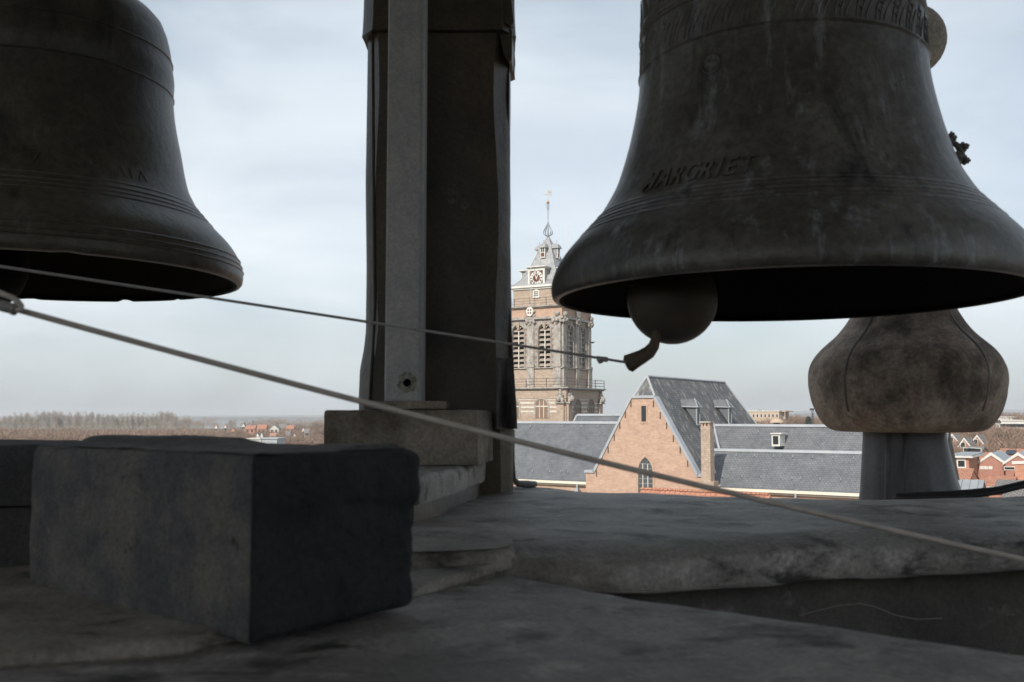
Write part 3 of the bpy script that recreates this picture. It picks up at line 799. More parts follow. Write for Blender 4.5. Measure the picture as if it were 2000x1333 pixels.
# belfry core (dark inside) and stone walls around the openings
core = MB().box((-h1 + 0.9, -h1 + 0.9, zs0), (h1 - 0.9, h1 - 0.9, zcor), TM); core.build('belfry_core', M_dark, tower)
zspr = zt_(645); OW = 0.98
for k in range(4):
    g_ = face(k)(h1)
    aw = (-2.18, 2.18)
    # wall with two arched holes, built as strips
    m = MB()
    zb0 = zs0 + 0.16
    def strip(a0, a1, z0, z1):
        facebox(m, k, h1, a0, a1, -0.55, 0.0, z0, z1)
    strip(-h1, aw[0] - OW, zb0, zcor); strip(aw[0] + OW, aw[1] - OW, zb0, zcor); strip(aw[1] + OW, h1, zb0, zcor)
    for a in aw:
        n = 12
        for i in range(n):
            t0 = math.pi * i / n; t1 = math.pi * (i + 1) / n
            p0, p1 = OW * math.cos(t0), OW * math.cos(t1)
            q0, q1 = zspr + OW * math.sin(t0), zspr + OW * math.sin(t1)
            vs = [g_(a + p0, 0, q0), g_(a + p1, 0, q1), g_(a + p1, 0, zcor), g_(a + p0, 0, zcor), g_(a + p0, -0.55, q0), g_(a + p1, -0.55, q1)]
            m.add(vs, [(0, 3, 2, 1), (0, 1, 5, 4)])
    wall = m.build('belfry_wall', M_stone, tower)
    if k > 1: continue
    for a in aw:
        fr = MB()
        # arch moulding
        pts = [g_(a - OW - 0.12, 0.05, zb0), g_(a - OW - 0.12, 0.05, zspr)] + [g_(a - (OW + 0.12) * math.cos(math.pi * i / 10), 0.05, zspr + (OW + 0.12) * math.sin(math.pi * i / 10)) for i in range(1, 10)] + [g_(a + OW + 0.12, 0.05, zspr), g_(a + OW + 0.12, 0.05, zb0)]
        fr.tube(pts, 0.12, 6)
        f_o = fr.build('window_arch', M_stone, tower)
        mu = MB(); facebox(mu, k, h1, a - 0.08, a + 0.08, -0.3, -0.12, zb0, zspr + 0.1)
        mu.tube([g_(a, -0.2, zspr), g_(a - 0.1, -0.2, zspr + 0.4), g_(a - 0.42, -0.2, zspr + 0.82)], 0.07, 5)
        mu.tube([g_(a, -0.2, zspr), g_(a + 0.1, -0.2, zspr + 0.4), g_(a + 0.42, -0.2, zspr + 0.82)], 0.07, 5)
        mu.build('mullion', M_stoneL, f_o)
        for s_ in (-1, 1):
            for i in range(8):
                z0 = zb0 + 0.18 + i * 0.735
                if z0 > zspr + 0.5: continue
                lv = MB()
                a0, a1 = (a - OW + 0.02, a - 0.09) if s_ < 0 else (a + 0.09, a + OW - 0.02)
                if z0 > zspr: 
                    if s_ < 0: a0 += 0.12
                    else: a1 -= 0.12
                vs = [g_(a0, -0.10, z0), g_(a1, -0.10, z0), g_(a1, -0.62, z0 + 0.36), g_(a0, -0.62, z0 + 0.36), g_(a0, -0.10, z0 + 0.07), g_(a1, -0.10, z0 + 0.07), g_(a1, -0.62, z0 + 0.43), g_(a0, -0.62, z0 + 0.43)]
                lv.add(vs, [(0, 3, 2, 1), (4, 5, 6, 7), (0, 1, 5, 4), (1, 2, 6, 5), (2, 3, 7, 6), (3, 0, 4, 7)])
                lv.build('louvre', M_louvre, f_o)
        kq = MB()
        vs = [(a - 0.32, 0.25, zcor - 0.75), (a + 0.32, 0.25, zcor - 0.75), (a + 0.14, 0.08, zcor - 1.75), (a - 0.14, 0.08, zcor - 1.75), (a - 0.32, 0, zcor - 0.75), (a + 0.32, 0, zcor - 0.75), (a + 0.14, 0, zcor - 1.8), (a - 0.14, 0, zcor - 1.8)]
        kq.add([g_(*v) for v in vs], [(0, 3, 2, 1), (4, 5, 1, 0), (0, 4, 7, 3), (1, 2, 6, 5), (2, 3, 7, 6)])
        kq.build('keystone', M_buff, f_o)
    # pilasters: middle and corners
    for a, wd in ((0.0, 0.52), (-h1 + 0.62, 0.55), (h1 - 0.62, 0.55)):
        m = MB()
        facebox(m, k, h1, a - wd, a + wd, 0.003, 0.26, zs0 + 0.16, zcor - 0.7)
        facebox(m, k, h1, a - wd - 0.12, a + wd + 0.12, 0.0, 0.42, zs0 + 0.16, zs0 + 0.5)
        pl = m.build('pilaster', M_stone, tower)
        m = MB(); facebox(m, k, h1, a - wd - 0.05, a + wd + 0.05, 0.06, 0.36, zg + 0.02, zs0 - 0.003); m.build('pedestal', M_stone, pl)
        m = MB(); facebox(m, k, h1, a - wd - 0.2, a + wd + 0.2, 0.0, 0.5, zcor - 0.7, zcor - 0.35)
        for s_ in (-1, 1): m.ball(Vector(g_(a + s_ * (wd + 0.08), 0.32, zcor - 0.78)), 0.24, 8)
        m.ball(Vector(g_(a, 0.34, zcor - 0.95)), 0.22, 8, (1, 1, 1.3))
        m.build('capital', M_stone, pl)
    # brick quoin blocks set into the stone
    for a, z_list in ((-h1 + 1.55, range(10)), (h1 - 1.55, range(10)), (-0.85, range(9)), (0.85, range(9))):
        for i in z_list:
            z0 = zs0 + 0.75 + i * 0.82
            if z0 > zcor - 0.9: continue
            m = MB(); wq = 0.34 if abs(a) > 1 else 0.14
            facebox(m, k, h1, a - wq, a + wq, 0.003, 0.03, z0, z0 + 0.3)
            m.build('brick_block', M_quoin, wall)
# entablature
m = MB().box((-h1 - 0.42, -h1 - 0.42, zcor - 0.35), (h1 + 0.42, h1 + 0.42, zcor), TM); m.build('architrave', M_stone, tower)
m = MB().box((-h1 - 0.12, -h1 - 0.12, zcor), (h1 + 0.12, h1 + 0.12, zup - 0.32), TM); m.build('frieze', M_brick, tower)
m = MB().box((-h1 - 0.4, -h1 - 0.4, zup - 0.32), (h1 + 0.4, h1 + 0.4, zup - 0.18), TM); m.box((-h1 - 0.58, -h1 - 0.58, zup - 0.18), (h1 + 0.58, h1 + 0.58, zup), TM)
m.build('cornice', M_stone, tower)
for k in (0, 1):
    g_ = face(k)(h1 + 0.12)
    zc_ = (zcor + zup) / 2
    m = MB()
    for s_, t_ in ((-1, 0.9), (1, 0.9), (-1, 0.2), (1, 0.2)): m.ball(Vector(g_(s_ * 0.58, 0.15, zc_ - 0.9 + t_)), 0.25, 8)
    m.ball(Vector(g_(0, 0.15, zc_ + 0.85)), 0.28, 8, (1.6, 1, 0.7))
    m.ball(Vector(g_(0, 0.2, zc_ - 1.05)), 0.28, 8, (1.2, 1, 0.9))
    sh = m.build('shield_surround', M_stone, tower, smooth=True)
    m = MB(); n = 20
    pts = [(0.56 * math.cos(2 * math.pi * i / n), zc_ + 0.72 * math.sin(2 * math.pi * i / n)) for i in range(n)]
    m.add([g_(p, 0.42, z) for p, z in pts] + [g_(p, 0.0, z) for p, z in pts], [tuple(range(n))] + [(i, n + i, n + (i + 1) % n, (i + 1) % n) for i in range(n)])
    so = m.build('shield', M_white, sh)
    m = MB()
    for a, z in ((-0.2, 0.22), (0.2, 0.22), (-0.2, -0.22), (0.2, -0.22)):
        for j in range(3):
            facebox(m, k, h1 + 0.12, a - 0.12 + j * 0.07, a - 0.07 + j * 0.07 + 0.02, 0.423, 0.44, zc_ + z - 0.15 + 0.05 * (j % 2), zc_ + z + 0.12 + 0.05 * (j % 2))
    m.build('lion_charge', M_red, so)
# corner masks on the cornice
for (k, a) in ((0, h1 - 0.5), (1, h1 - 0.4), (1, -h1 + 0.5)):
    m = MB(); g_ = face(k)(h1 + 0.12)
    m.ball(Vector(g_(a, 0.25, zcor + 0.3)), 0.42, 8); m.ball(Vector(g_(a, 0.4, zcor - 0.55)), 0.36, 8); m.ball(Vector(g_(a - 0.3, 0.4, zcor - 0.3)), 0.22, 8)
    m.build('carved_mask', M_stone, tower, smooth=True)
# upper stage
h2 = 3.9
m = MB().box((-h2, -h2, zup), (h2, h2, zwc - 0.25), TU); m.build('upper_wall', M_buff, tower)
m = MB().box((-h2 - 0.2, -h2 - 0.2, zwc - 0.25), (h2 + 0.2, h2 + 0.2, zwc), TU); m.box((-h2 - 0.45, -h2 - 0.45, zwc), (h2 + 0.45, h2 + 0.45, zwc + 0.3), TU)
m.build('white_cornice', M_white, tower)
ps = []; rl = MB()
rail_ring(rl, h1 + 0.35, zup, zup + 1.15, 2.2, 0.05, T, ps)
ro = rl.build('upper_railing', M_rail, tower)
for q in ps: q.build('post', M_rail, ro)
for k in (0, 1):
    def gu(a, o, z, k=k):
        return T(a, -h2 - o, z, DX) if k == 0 else T(h2 + o, a, z, DX)
    def ub(m, a0, a1, o0, o1, z0, z1):
        vs = [gu(a0, o1, z0), gu(a1, o1, z0), gu(a1, o0, z0), gu(a0, o0, z0), gu(a0, o1, z1), gu(a1, o1, z1), gu(a1, o0, z1), gu(a0, o0, z1)]
        m.add(vs, [(0, 3, 2, 1), (4, 5, 6, 7), (0, 1, 5, 4), (1, 2, 6, 5), (2, 3, 7, 6), (3, 0, 4, 7)])
    zw0, zw1 = zt_(577, 141), zt_(566, 141)
    m = MB(); n = 8
    pts = [(-0.5, zw0), (0.5, zw0), (0.5, zw1)] + [(0.5 * math.cos(math.pi * i / n), zw1 + 0.3 * math.sin(math.pi * i / n)) for i in range(1, n)] + [(-0.5, zw1)]
    m.add([gu(p, 0.10, z) for p, z in pts] + [gu(p, 0, z) for p, z in pts], [tuple(range(len(pts)))] + [(i, len(pts) + i, len(pts) + (i + 1) % len(pts), (i + 1) % len(pts)) for i in range(len(pts))])
    ub(m, -0.58, 0.58, 0, 0.16, zw0 - 0.14, zw0)
    wo_ = m.build('window', M_white, tower)
    for i in range(3):
        for j in range(3):
            q = MB(); z0 = zw0 + 0.12 + j * (zw1 - zw0) / 3
            ub(q, -0.33 + i * 0.24, -0.33 + i * 0.24 + 0.17, 0.103, 0.115, z0, z0 + (zw1 - zw0) / 3 - 0.1)
            q.build('pane', M_glass, wo_)
# pyramid roof with flared eaves
zr0 = zwc + 0.3
ztop = zt_(463, 146)
# half-width at heights measured from outline
prof = [(0.0, h2 + 0.45), (0.045, 3.75), (0.12, 3.15), (0.24, 2.62), (0.42, 1.98), (0.62, 1.38), (0.80, 0.88), (0.91, 0.45), (1.0, 0.12)]
m = MB(); vs = []; fs = []
for t, hh in prof:
    z = zr0 + (ztop - zr0) * t
    for a, b_ in ((-1, -1), (1, -1), (1, 1), (-1, 1)): vs.append(T(a * hh, b_ * hh, z, DX))
for i in range(len(prof) - 1):
    for k in range(4):
        k2 = (k + 1) % 4
        fs.append((i * 4 + k, i * 4 + k2, (i + 1) * 4 + k2, (i + 1) * 4 + k))
fs += [(3, 2, 1, 0), tuple((len(prof) - 1) * 4 + k for k in range(4))]
spire = m.add(vs, fs).build('roof', M_slatetower, tower)
m = MB()
for a, b_ in ((-1, -1), (1, -1), (1, 1), (-1, 1)):
    m.tube([T(a * hh, b_ * hh, zr0 + (ztop - zr0) * t + 0.03, DX) for t, hh in prof], 0.09, 5)
m.build('hip_capping', M_leadtrim, spire)
# clock dormers
zc0, zc1 = zt_(553, 141), zt_(520, 141)
CW = 1.12
def clock_dormer(k):
    hd = h2 - 0.1
    def gd(a, o, z):
        if k == 0: return T(a, -hd - o, z, DX)
        if k == 1: return T(hd + o, a, z, DX)
        if k == 2: return T(-a, hd + o, z, DX)
        return T(-hd - o, -a, z, DX)
    def bx(m, a0, a1, o0, o1, z0, z1):
        vs = [gd(a0, o1, z0), gd(a1, o1, z0), gd(a1, o0, z0), gd(a0, o0, z0), gd(a0, o1, z1), gd(a1, o1, z1), gd(a1, o0, z1), gd(a0, o0, z1)]
        m.add(vs, [(0, 3, 2, 1), (4, 5, 6, 7), (0, 1, 5, 4), (1, 2, 6, 5), (2, 3, 7, 6), (3, 0, 4, 7)])
    m = MB(); bx(m, -CW - 0.2, CW + 0.2, -1.7, 0.0, zr0 - 0.1, zc1); d = m.build('clock_dormer', M_slatetower, tower)
    m = MB(); bx(m, -CW - 0.28, -CW + 0.02, 0.003, 0.12, zr0, zc1); bx(m, CW - 0.02, CW + 0.28, 0.003, 0.12, zr0, zc1); bx(m, -CW + 0.025, CW - 0.025, 0.003, 0.11, zc1 - 0.35, zc1)
    bx(m, -CW - 0.38, CW + 0.38, -1.6, 0.24, zc1 + 0.003, zc1 + 0.14); bx(m, -CW - 0.62, CW + 0.62, -1.9, 0.46, zc1 + 0.143, zc1 + 0.28)
    m.build('clock_frame', M_white, d)
    zc = (zr0 + zc1 - 0.35) / 2; r = min(CW - 0.06, (zc1 - 0.35 - zr0) / 2 - 0.03)
    m = MB(); bx(m, -CW + 0.03, CW - 0.03, 0.003, 0.05, zr0 + 0.02, zc1 - 0.36); m.build('clock_panel', M_red, d)
    if k > 1: return
    def ringm(m, r0, r1, o, n=40):
        vs = [gd(r0 * math.sin(2 * math.pi * i / n), o, zc + r0 * math.cos(2 * math.pi * i / n)) for i in range(n)] + [gd(r1 * math.sin(2 * math.pi * i / n), o, zc + r1 * math.cos(2 * math.pi * i / n)) for i in range(n)]
        m.add(vs, [(i, (i + 1) % n, n + (i + 1) % n, n + i) for i in range(n)])
    m = MB(); ringm(m, r * 0.56, r, 0.065); ring = m.build('chapter_ring', M_white, d)
    m = MB(); n = 30
    m.add([gd(r * 0.56 * math.sin(2 * math.pi * i / n), 0.06, zc + r * 0.56 * math.cos(2 * math.pi * i / n)) for i in range(n)], [tuple(range(n))]); m.build('clock_centre', M_red, d)
    # roman numerals as dark raised strokes
    nums = {1: 'I', 2: 'II', 3: 'III', 4: 'IIII', 5: 'V', 6: 'VI', 7: 'VII', 8: 'VIII', 9: 'IX', 10: 'X', 11: 'XI', 12: 'XII'}
    for h_, s_ in nums.items():
        w = {'I': 0.07, 'V': 0.13, 'X': 0.13}
        tot = sum(w[c] for c in s_); x = -tot / 2
        th = 2 * math.pi * h_ / 12
        m = MB()
        def stroke(x0, y0, x1, y1):
            d_ = Vector((x1 - x0, y1 - y0)); nn = Vector((-d_.y, d_.x)).normalized() * 0.024
            pp = [(x0 + nn.x, y0 + nn.y), (x0 - nn.x, y0 - nn.y), (x1 - nn.x, y1 - nn.y), (x1 + nn.x, y1 + nn.y)]
            vs = []
            for a, b_ in pp:
                rr = r * 0.79 + b_
                vs.append(gd(rr * math.sin(th) + a * math.cos(th), 0.075, zc + rr * math.cos(th) - a * math.sin(th)))
            m.add(vs, [(0, 1, 2, 3)])
        H = r * 0.16
        for c in s_:
            cx_ = x + w[c] / 2
            if c == 'I': stroke(cx_, -H, cx_, H)
            elif c == 'V': stroke(cx_, -H, cx_ - 0.05, H); stroke(cx_, -H, cx_ + 0.05, H)
            else: stroke(cx_ - 0.05, -H, cx_ + 0.05, H); stroke(cx_ + 0.05, -H, cx_ - 0.05, H)
            x += w[c]
        m.build('numeral', M_black, ring)
    def hand(name, ang, ln, wd, z_, tail):
        th = R_(ang); m = MB()
        pp = [(-wd, -tail), (wd, -tail), (wd * 1.2, ln * 0.6), (0, ln), (-wd * 1.2, ln * 0.6)]
        vs = []
        for o in (0.10 + z_, 0.085 + z_):
            for a, b_ in pp: vs.append(gd(b_ * math.sin(th) + a * math.cos(th), o, zc + b_ * math.cos(th) - a * math.sin(th)))
        m.add(vs, [(0, 1, 2, 3, 4), (9, 8, 7, 6, 5)] + [(i, 5 + i, 5 + (i + 1) % 5, (i + 1) % 5) for i in range(5)])
        m.build(name, M_white, d)
    hand('minute_hand', 334, r * 0.95, 0.05, 0.02, 0.22)
    hand('hour_hand', 30, r * 0.55, 0.06, 0.0, 0.16)
for k in range(4): clock_dormer(k)
# upper small dormers
for k in range(4):
    zd0, zd1 = zt_(501, 144), zt_(482, 144)
    hd = 1.75
    def gd(a, o, z, k=k):
        if k == 0: return T(a, -hd - o, z, DX)
        if k == 1: return T(hd + o, a, z, DX)
        if k == 2: return T(-a, hd + o, z, DX)
        return T(-hd - o, -a, z, DX)
    def bx(m, a0, a1, o0, o1, z0, z1):
        vs = [gd(a0, o1, z0), gd(a1, o1, z0), gd(a1, o0, z0), gd(a0, o0, z0), gd(a0, o1, z1), gd(a1, o1, z1), gd(a1, o0, z1), gd(a0, o0, z1)]
        m.add(vs, [(0, 3, 2, 1), (4, 5, 6, 7), (0, 1, 5, 4), (1, 2, 6, 5), (2, 3, 7, 6), (3, 0, 4, 7)])
    m = MB(); bx(m, -0.38, 0.38, -1.2, 0, zd0, zd1); d = m.build('dormer', M_slatetower, tower)
    m = MB(); bx(m, -0.40, -0.28, 0.003, 0.08, zd0 - 0.05, zd1); bx(m, 0.28, 0.40, 0.003, 0.08, zd0 - 0.05, zd1); bx(m, -0.28, 0.28, 0.003, 0.07, zd0 - 0.05, zd0 + 0.1); bx(m, -0.28, 0.28, 0.003, 0.07, zd0 + 0.72, zd0 + 0.82); bx(m, -0.04, 0.04, 0.003, 0.07, zd0 + 0.82, zd1)
    m.build('window_frame', M_white, d)
    m = MB(); bx(m, -0.28, 0.28, 0.003, 0.03, zd0 + 0.1, zd0 + 0.72); m.build('shutter', M_red, d)
    m = MB(); bx(m, -0.28, 0.28, 0.003, 0.03, zd0 + 0.82, zd1); m.build('pane', M_glass, d)
    m = MB(); vs = []
    for (a, o0, o1, z) in ((0.62, -1.4, 0.3, zd1), (0.55, -1.3, 0.22, zd1 + 0.3), (0.34, -1.2, 0.02, zd1 + 0.62), (0.1, -1.1, -0.3, zd1 + 0.78)):
        vs += [gd(-a, o1, z), gd(a, o1, z), gd(a, o0, z), gd(-a, o0, z)]
    fs = [(3, 2, 1, 0), (12, 13, 14, 15)]
    for i in range(3):
        for q in range(4):
            q2 = (q + 1) % 4
            fs.append((i * 4 + q, i * 4 + q2, (i + 1) * 4 + q2, (i + 1) * 4 + q))
    m.add(vs, fs).build('dormer_roof', M_slatetower, d)
    m = MB(); m.tube([gd(0, -0.3, zd1 + 0.75), gd(0, -0.3, zd1 + 1.15)], 0.03, 5); m.ball(Vector(gd(0, -0.3, zd1 + 1.2)), 0.07, 6); m.build('finial', M_ironblue, d)
# open onion and spirelet
def zq(py): return P(1072, py, 146.5).z
ax_ = Vector(T(0, 0, 0, DX))
on = MB()
z0, z1 = zq(462), zq(434)
for k in range(10):
    w = 2 * math.pi * k / 10 + 0.2
    pts = []
    for t, r in ((0, 0.10), (0.06, 0.42), (0.18, 0.70), (0.32, 0.74), (0.48, 0.58), (0.65, 0.36), (0.82, 0.16), (1, 0.05)):
        pts.append((ax_.x + r * math.cos(w), ax_.y + r * math.sin(w), z0 + (z1 - z0) * t))
    on.tube(pts, 0.05, 5)
on_o = on.build('open_onion', M_ironblue, tower)
m = MB(); m.lathe([(0.16, zq(466)), (0.25, zq(464)), (0.12, zq(462))], (ax_.x, ax_.y, 0), 12)
m.tube([(ax_.x, ax_.y, zq(463)), (ax_.x, ax_.y, zq(398))], 0.055, 6)
for py in (425, 419, 413, 407): m.lathe([(0.03, zq(py)), (0.13, zq(py) + 0.05), (0.03, zq(py) + 0.1)], (ax_.x, ax_.y, 0), 8)
m.build('spire_shaft', M_ironblue, tower)
m = MB()
for w in (0.3, 0.3 + math.pi / 2, 0.3 + math.pi, 0.3 + 1.5 * math.pi):
    cw, sw = math.cos(w), math.sin(w)
    def q_(r, z): return (ax_.x + r * cw, ax_.y + r * sw, z)
    zz = zq(410); m.tube([q_(0.03, zz), q_(0.16, zz + 0.1), q_(0.10, zz + 0.28), q_(0.22, zz + 0.45), q_(0.33, zz + 0.65), q_(0.28, zz + 0.88), q_(0.16, zz + 0.80)], 0.028, 5)
m.build('scrollwork', M_ironblue, tower)
m = MB(); m.ball((ax_.x, ax_.y, zq(395.5)), 0.24, 14); m.build('gilt_ball', M_copper, tower, smooth=True)
m = MB(); m.tube([(ax_.x, ax_.y, zq(396)), (ax_.x, ax_.y, zq(372))], 0.03, 5)
vz = zq(380.5)
m.tube([(ax_.x - 0.62, ax_.y, vz), (ax_.x + 0.62, ax_.y - 0.05, vz - 0.08)], 0.025, 4)
m.add([(ax_.x - 0.62, ax_.y, vz + 0.07), (ax_.x - 0.62, ax_.y, vz - 0.07), (ax_.x - 0.82, ax_.y, vz), (ax_.x - 0.62, ax_.y + 0.05, vz)], [(0, 1, 2), (1, 0, 3), (0, 2, 3), (1, 3, 2)])
va = m.build('weather_vane', M_gold, tower)
m = MB()
for p in ([(0.05, 0.1), (0.2, 0.35), (0.1, 0.55), (0.15, 0.7)], [(0.2, 0.35), (0.42, 0.3), (0.5, 0.1)], [(0.2, 0.35), (0.25, 0.1)], [(0.42, 0.3), (0.55, 0.5), (0.48, 0.7)], [(0.2, 0.42), (0.34, 0.6)]):
    m.tube([(ax_.x + a, ax_.y, vz + z) for a, z in p], 0.035, 5)
m.build('vane_lion', M_gold, va)
for px, py0, py1, Yp in ((1036.5, 516, 456, 142), (1110, 520, 437, 150)):
    m = MB(); a = P(px, py0, Yp); b_ = P(px + 0.5, py1, Yp); m.tube([(a.x, a.y, zup), tuple(b_)], 0.03, 5)
    m.build('lightning_rod', M_white, tower)

# =================================================================== HOUSES
def zpix(px, py, su):
    return on_plane(px, py, su)
def house(name, label, cat, xl, xr, ye, yp, su, depth, wm, rm, wins=(), base=0.0, trim=True, group=None, ridge_along_v=False, chim=()):
    a0, z0 = on_plane(xl, ye, su); a1, _ = on_plane(xr, ye, su)
    am = (a0 + a1) / 2; _, zp_ = on_plane((xl + xr) / 2, yp, su)
    h = thing(name, label, cat, W(am, su, 0), group)
    m = MB()
    if not ridge_along_v:
        m.prism([(a0, base), (a1, base), (a1, z0), (am, zp_), (a0, z0)], su, su + depth, Mw)
        wo_ = m.build('wall', wm, h)
        m = MB(); t = 0.18; e = 0.3
        sl = (zp_ - z0) / (am - a0)
        m.prism([(a0 - e, z0 - e * sl + 0.02), (am, zp_ + 0.02), (a1 + e, z0 - e * sl + 0.02), (a1 + e, z0 - e * sl + t + .02), (am, zp_ + t * 1.3 + .02), (a0 - e, z0 - e * sl + t + .02)], su - 0.02, su + depth + 0.2, Mw)
        r_o = m.build('roof', rm, h)
        if trim:
            m = MB(); t2 = 0.36
            m.prism([(a0 - e, z0 - e * sl - 0.12), (am, zp_ - 0.14), (a1 + e, z0 - e * sl - 0.12), (a1 + e, z0 - e * sl + t + 0.06), (am, zp_ + t * 1.3 + 0.08), (a0 - e, z0 - e * sl + t + 0.06)], su - 0.14, su - 0.025, Mw)
            m.build('bargeboard', M_white, r_o)
    else:
        m.prism([(su, base), (su + depth, base), (su + depth, z0), (su + depth / 2, zp_), (su, z0)], a0, a1, Mu)
        wo_ = m.build('wall', wm, h)
        m = MB(); t = 0.18; e = 0.35; sl = (zp_ - z0) / (depth / 2)
        m.prism([(su - e, z0 - e * sl + .02), (su + depth / 2, zp_ + .02), (su + depth + e, z0 - e * sl + .02), (su + depth + e, z0 - e * sl + t + .02), (su + depth / 2, zp_ + t * 1.3 + .02), (su - e, z0 - e * sl + t + .02)], a0 - 0.1, a1 + 0.1, Mu)
        r_o = m.build('roof', rm, h)
        if trim:
            m = MB(); m.box((a0 - 0.1, su - e - 0.12, z0 - e * sl - 0.12), (a1 + 0.1, su - e - 0.003, z0 - e * sl + 0.12), Mw); m.build('gutter', M_white, r_o)
    for (px, py, w, hh) in wins:
        c, z = on_plane(px, py, su)
        f = MB().box((c - w / 2, su - 0.08, z - hh / 2), (c + w / 2, su - 0.004, z + hh / 2), Mw).build('window', M_white, wo_)
        if w > .6: MB().box((c - w / 2 + 0.1, su - 0.10, z - hh / 2 + 0.1), (c + w / 2 - 0.1, su - 0.083, z + hh / 2 - 0.1), Mw).build('pane', M_glass, f)
    for (px, su_, top, w) in chim:
        c, z = on_plane(px, top, su_)
        MB().box((c - w / 2, su_, z0), (c + w / 2, su_ + 0.5, z), Mw).build('chimney', M_brick2, r_o)
    return h, r_o, wo_
H1 = 150.0
house('brick_house', 'red brick gabled house with three small white windows and grey metal roof', 'house', 1904, 1957, 905, 888, H1, 11, M_brick2, M_zinc, ((1911, 914, .5, .45), (1919, 914, .5, .45), (1928, 914, .5, .45)))
house('brick_house', 'red brick gabled house with a long narrow strip window at the right edge', 'house', 1957, 2008, 904, 888, H1 - 1, 11, M_brick2, M_zinc, ((1965, 915, 1.4, .5),))
house('tiled_house', 'bright orange tiled house with a dark panel at the right edge', 'house', 1975, 2055, 905, 904.0, H1 - 7, 4, M_brick3, M_tile, (), trim=True)
_, rp, _ = house('tiled_house', 'long orange tiled house with solar panels behind the brick gables', 'house', 1942, 2060, 899, 882, H1 + 20, 9, M_brick3, M_tile, (), ridge_along_v=True, chim=((1947, H1 + 24, 880, 1.0), (1990, H1 + 24, 880, 1.6)))
a, z = on_plane(1958, 889, H1 + 21.5); b_, z2 = on_plane(1980, 884, H1 + 23)
MB().add([W(a, H1 + 21.3, z + .15), W(b_, H1 + 21.3, z + .15), W(b_, H1 + 23.2, z2 + .4), W(a, H1 + 23.2, z2 + .4)], [(0, 1, 2, 3)]).build('solar_panel', M_panel, rp)
house('tiled_house', 'orange tiled house with a tilted white dormer between the flat roof and the gables', 'house', 1890, 1932, 907, 889, H1 + 8, 8, M_brick3, M_tile, (), ridge_along_v=True)
house('terrace_house', 'brick terrace with white arched windows behind the orange roofs', 'house', 1880, 1912, 884, 876, H1 + 45, 8, M_brick2, M_tilegrey, ((1884, 885, 1.3, 1.9), (1892, 885, 1.3, 1.9), (1904, 884, 1.3, 1.6)), ridge_along_v=True)
# flat roofed orange house
a0, z0 = on_plane(1852, 894, H1 - 8); a1, _ = on_plane(1886, 894, H1 - 8)
h = thing('flat_roofed_house', 'orange brick house with grey flat roof and white fascia beside the finial', 'house', W(a0, H1 - 8, 0))
wl = MB().box((a0, H1 - 8, 0), (a1, H1 + 2, z0), Mw).build('wall', M_brick3, h)
r_ = MB().box((a0 - .3, H1 - 8.4, z0 + .25), (a1 + .5, H1 + 3, z0 + .4), Mw).build('roof', M_zinc, h)
MB().box((a0 - .35, H1 - 8.5, z0 + .003), (a1 + .55, H1 + 3.1, z0 + .245), Mw).build('fascia', M_white, r_)
c, z = on_plane(1872, 903, H1 - 8)
f = MB().box((c - .55, H1 - 8.08, z - .8), (c + .55, H1 - 8.004, z + .8), Mw).build('window', M_white, wl)
MB().box((c - .4, H1 - 8.11, z - .6), (c + .4, H1 - 8.085, z + .2), Mw).build('pane', M_glass, f)
house('tiled_house', 'small orange tiled cottage with dark chimney hole low beside the finial', 'house', 1846, 1884, 945, 922, 132, 9, M_brick3, M_tile, (), ridge_along_v=True)
house('garden_shed', 'low red brick outbuilding with tiled roof under the three small windows', 'outbuilding', 1914, 1972, 945, 936, 138, 5, M_brick2, M_tile, (), ridge_along_v=True, trim=False)
house('garden_shed', 'long low bright orange shed with white coping behind the black cable', 'outbuilding', 1894, 1938, 950, 943, 128, 4, M_brick3, M_tile, (), ridge_along_v=True)
house('tiled_house', 'weathered grey tiled roof low at the right edge behind the cable', 'house', 1932, 2020, 962, 947, 118, 9, M_brick2, M_tilegrey, (), ridge_along_v=True, trim=False)
house('tiled_house', 'lower grey tiled roof nearest the cable with pale ridge ends', 'house', 1945, 2050, 985, 966, 106, 9, M_brick2, M_tilegrey, (), ridge_along_v=True)
house('lean_to', 'small zinc roofed lean-to at the foot of the lead neck', 'outbuilding', 1858, 1905, 975, 945, 112, 6, M_brick3, M_zinc, (), trim=False, ridge_along_v=True)
for i, (xl, xr, ye, yp, su, lab) in enumerate(((1868, 1890, 872, 858, 230, 'brown roofed house half hidden in bare trees left of the white block'), (1893, 1915, 866, 852, 250, 'brown roofed house with pale verge half hidden in the bare trees'), (1846, 1866, 862, 850, 260, 'brown roofed house just right of the stone onion'))):
    house('distant_house', lab, 'house', xl, xr, ye, yp, su, 9, M_brick2, M_tilegrey, ((xl + 8, ye - 3, 1, 1.2),), trim=True)
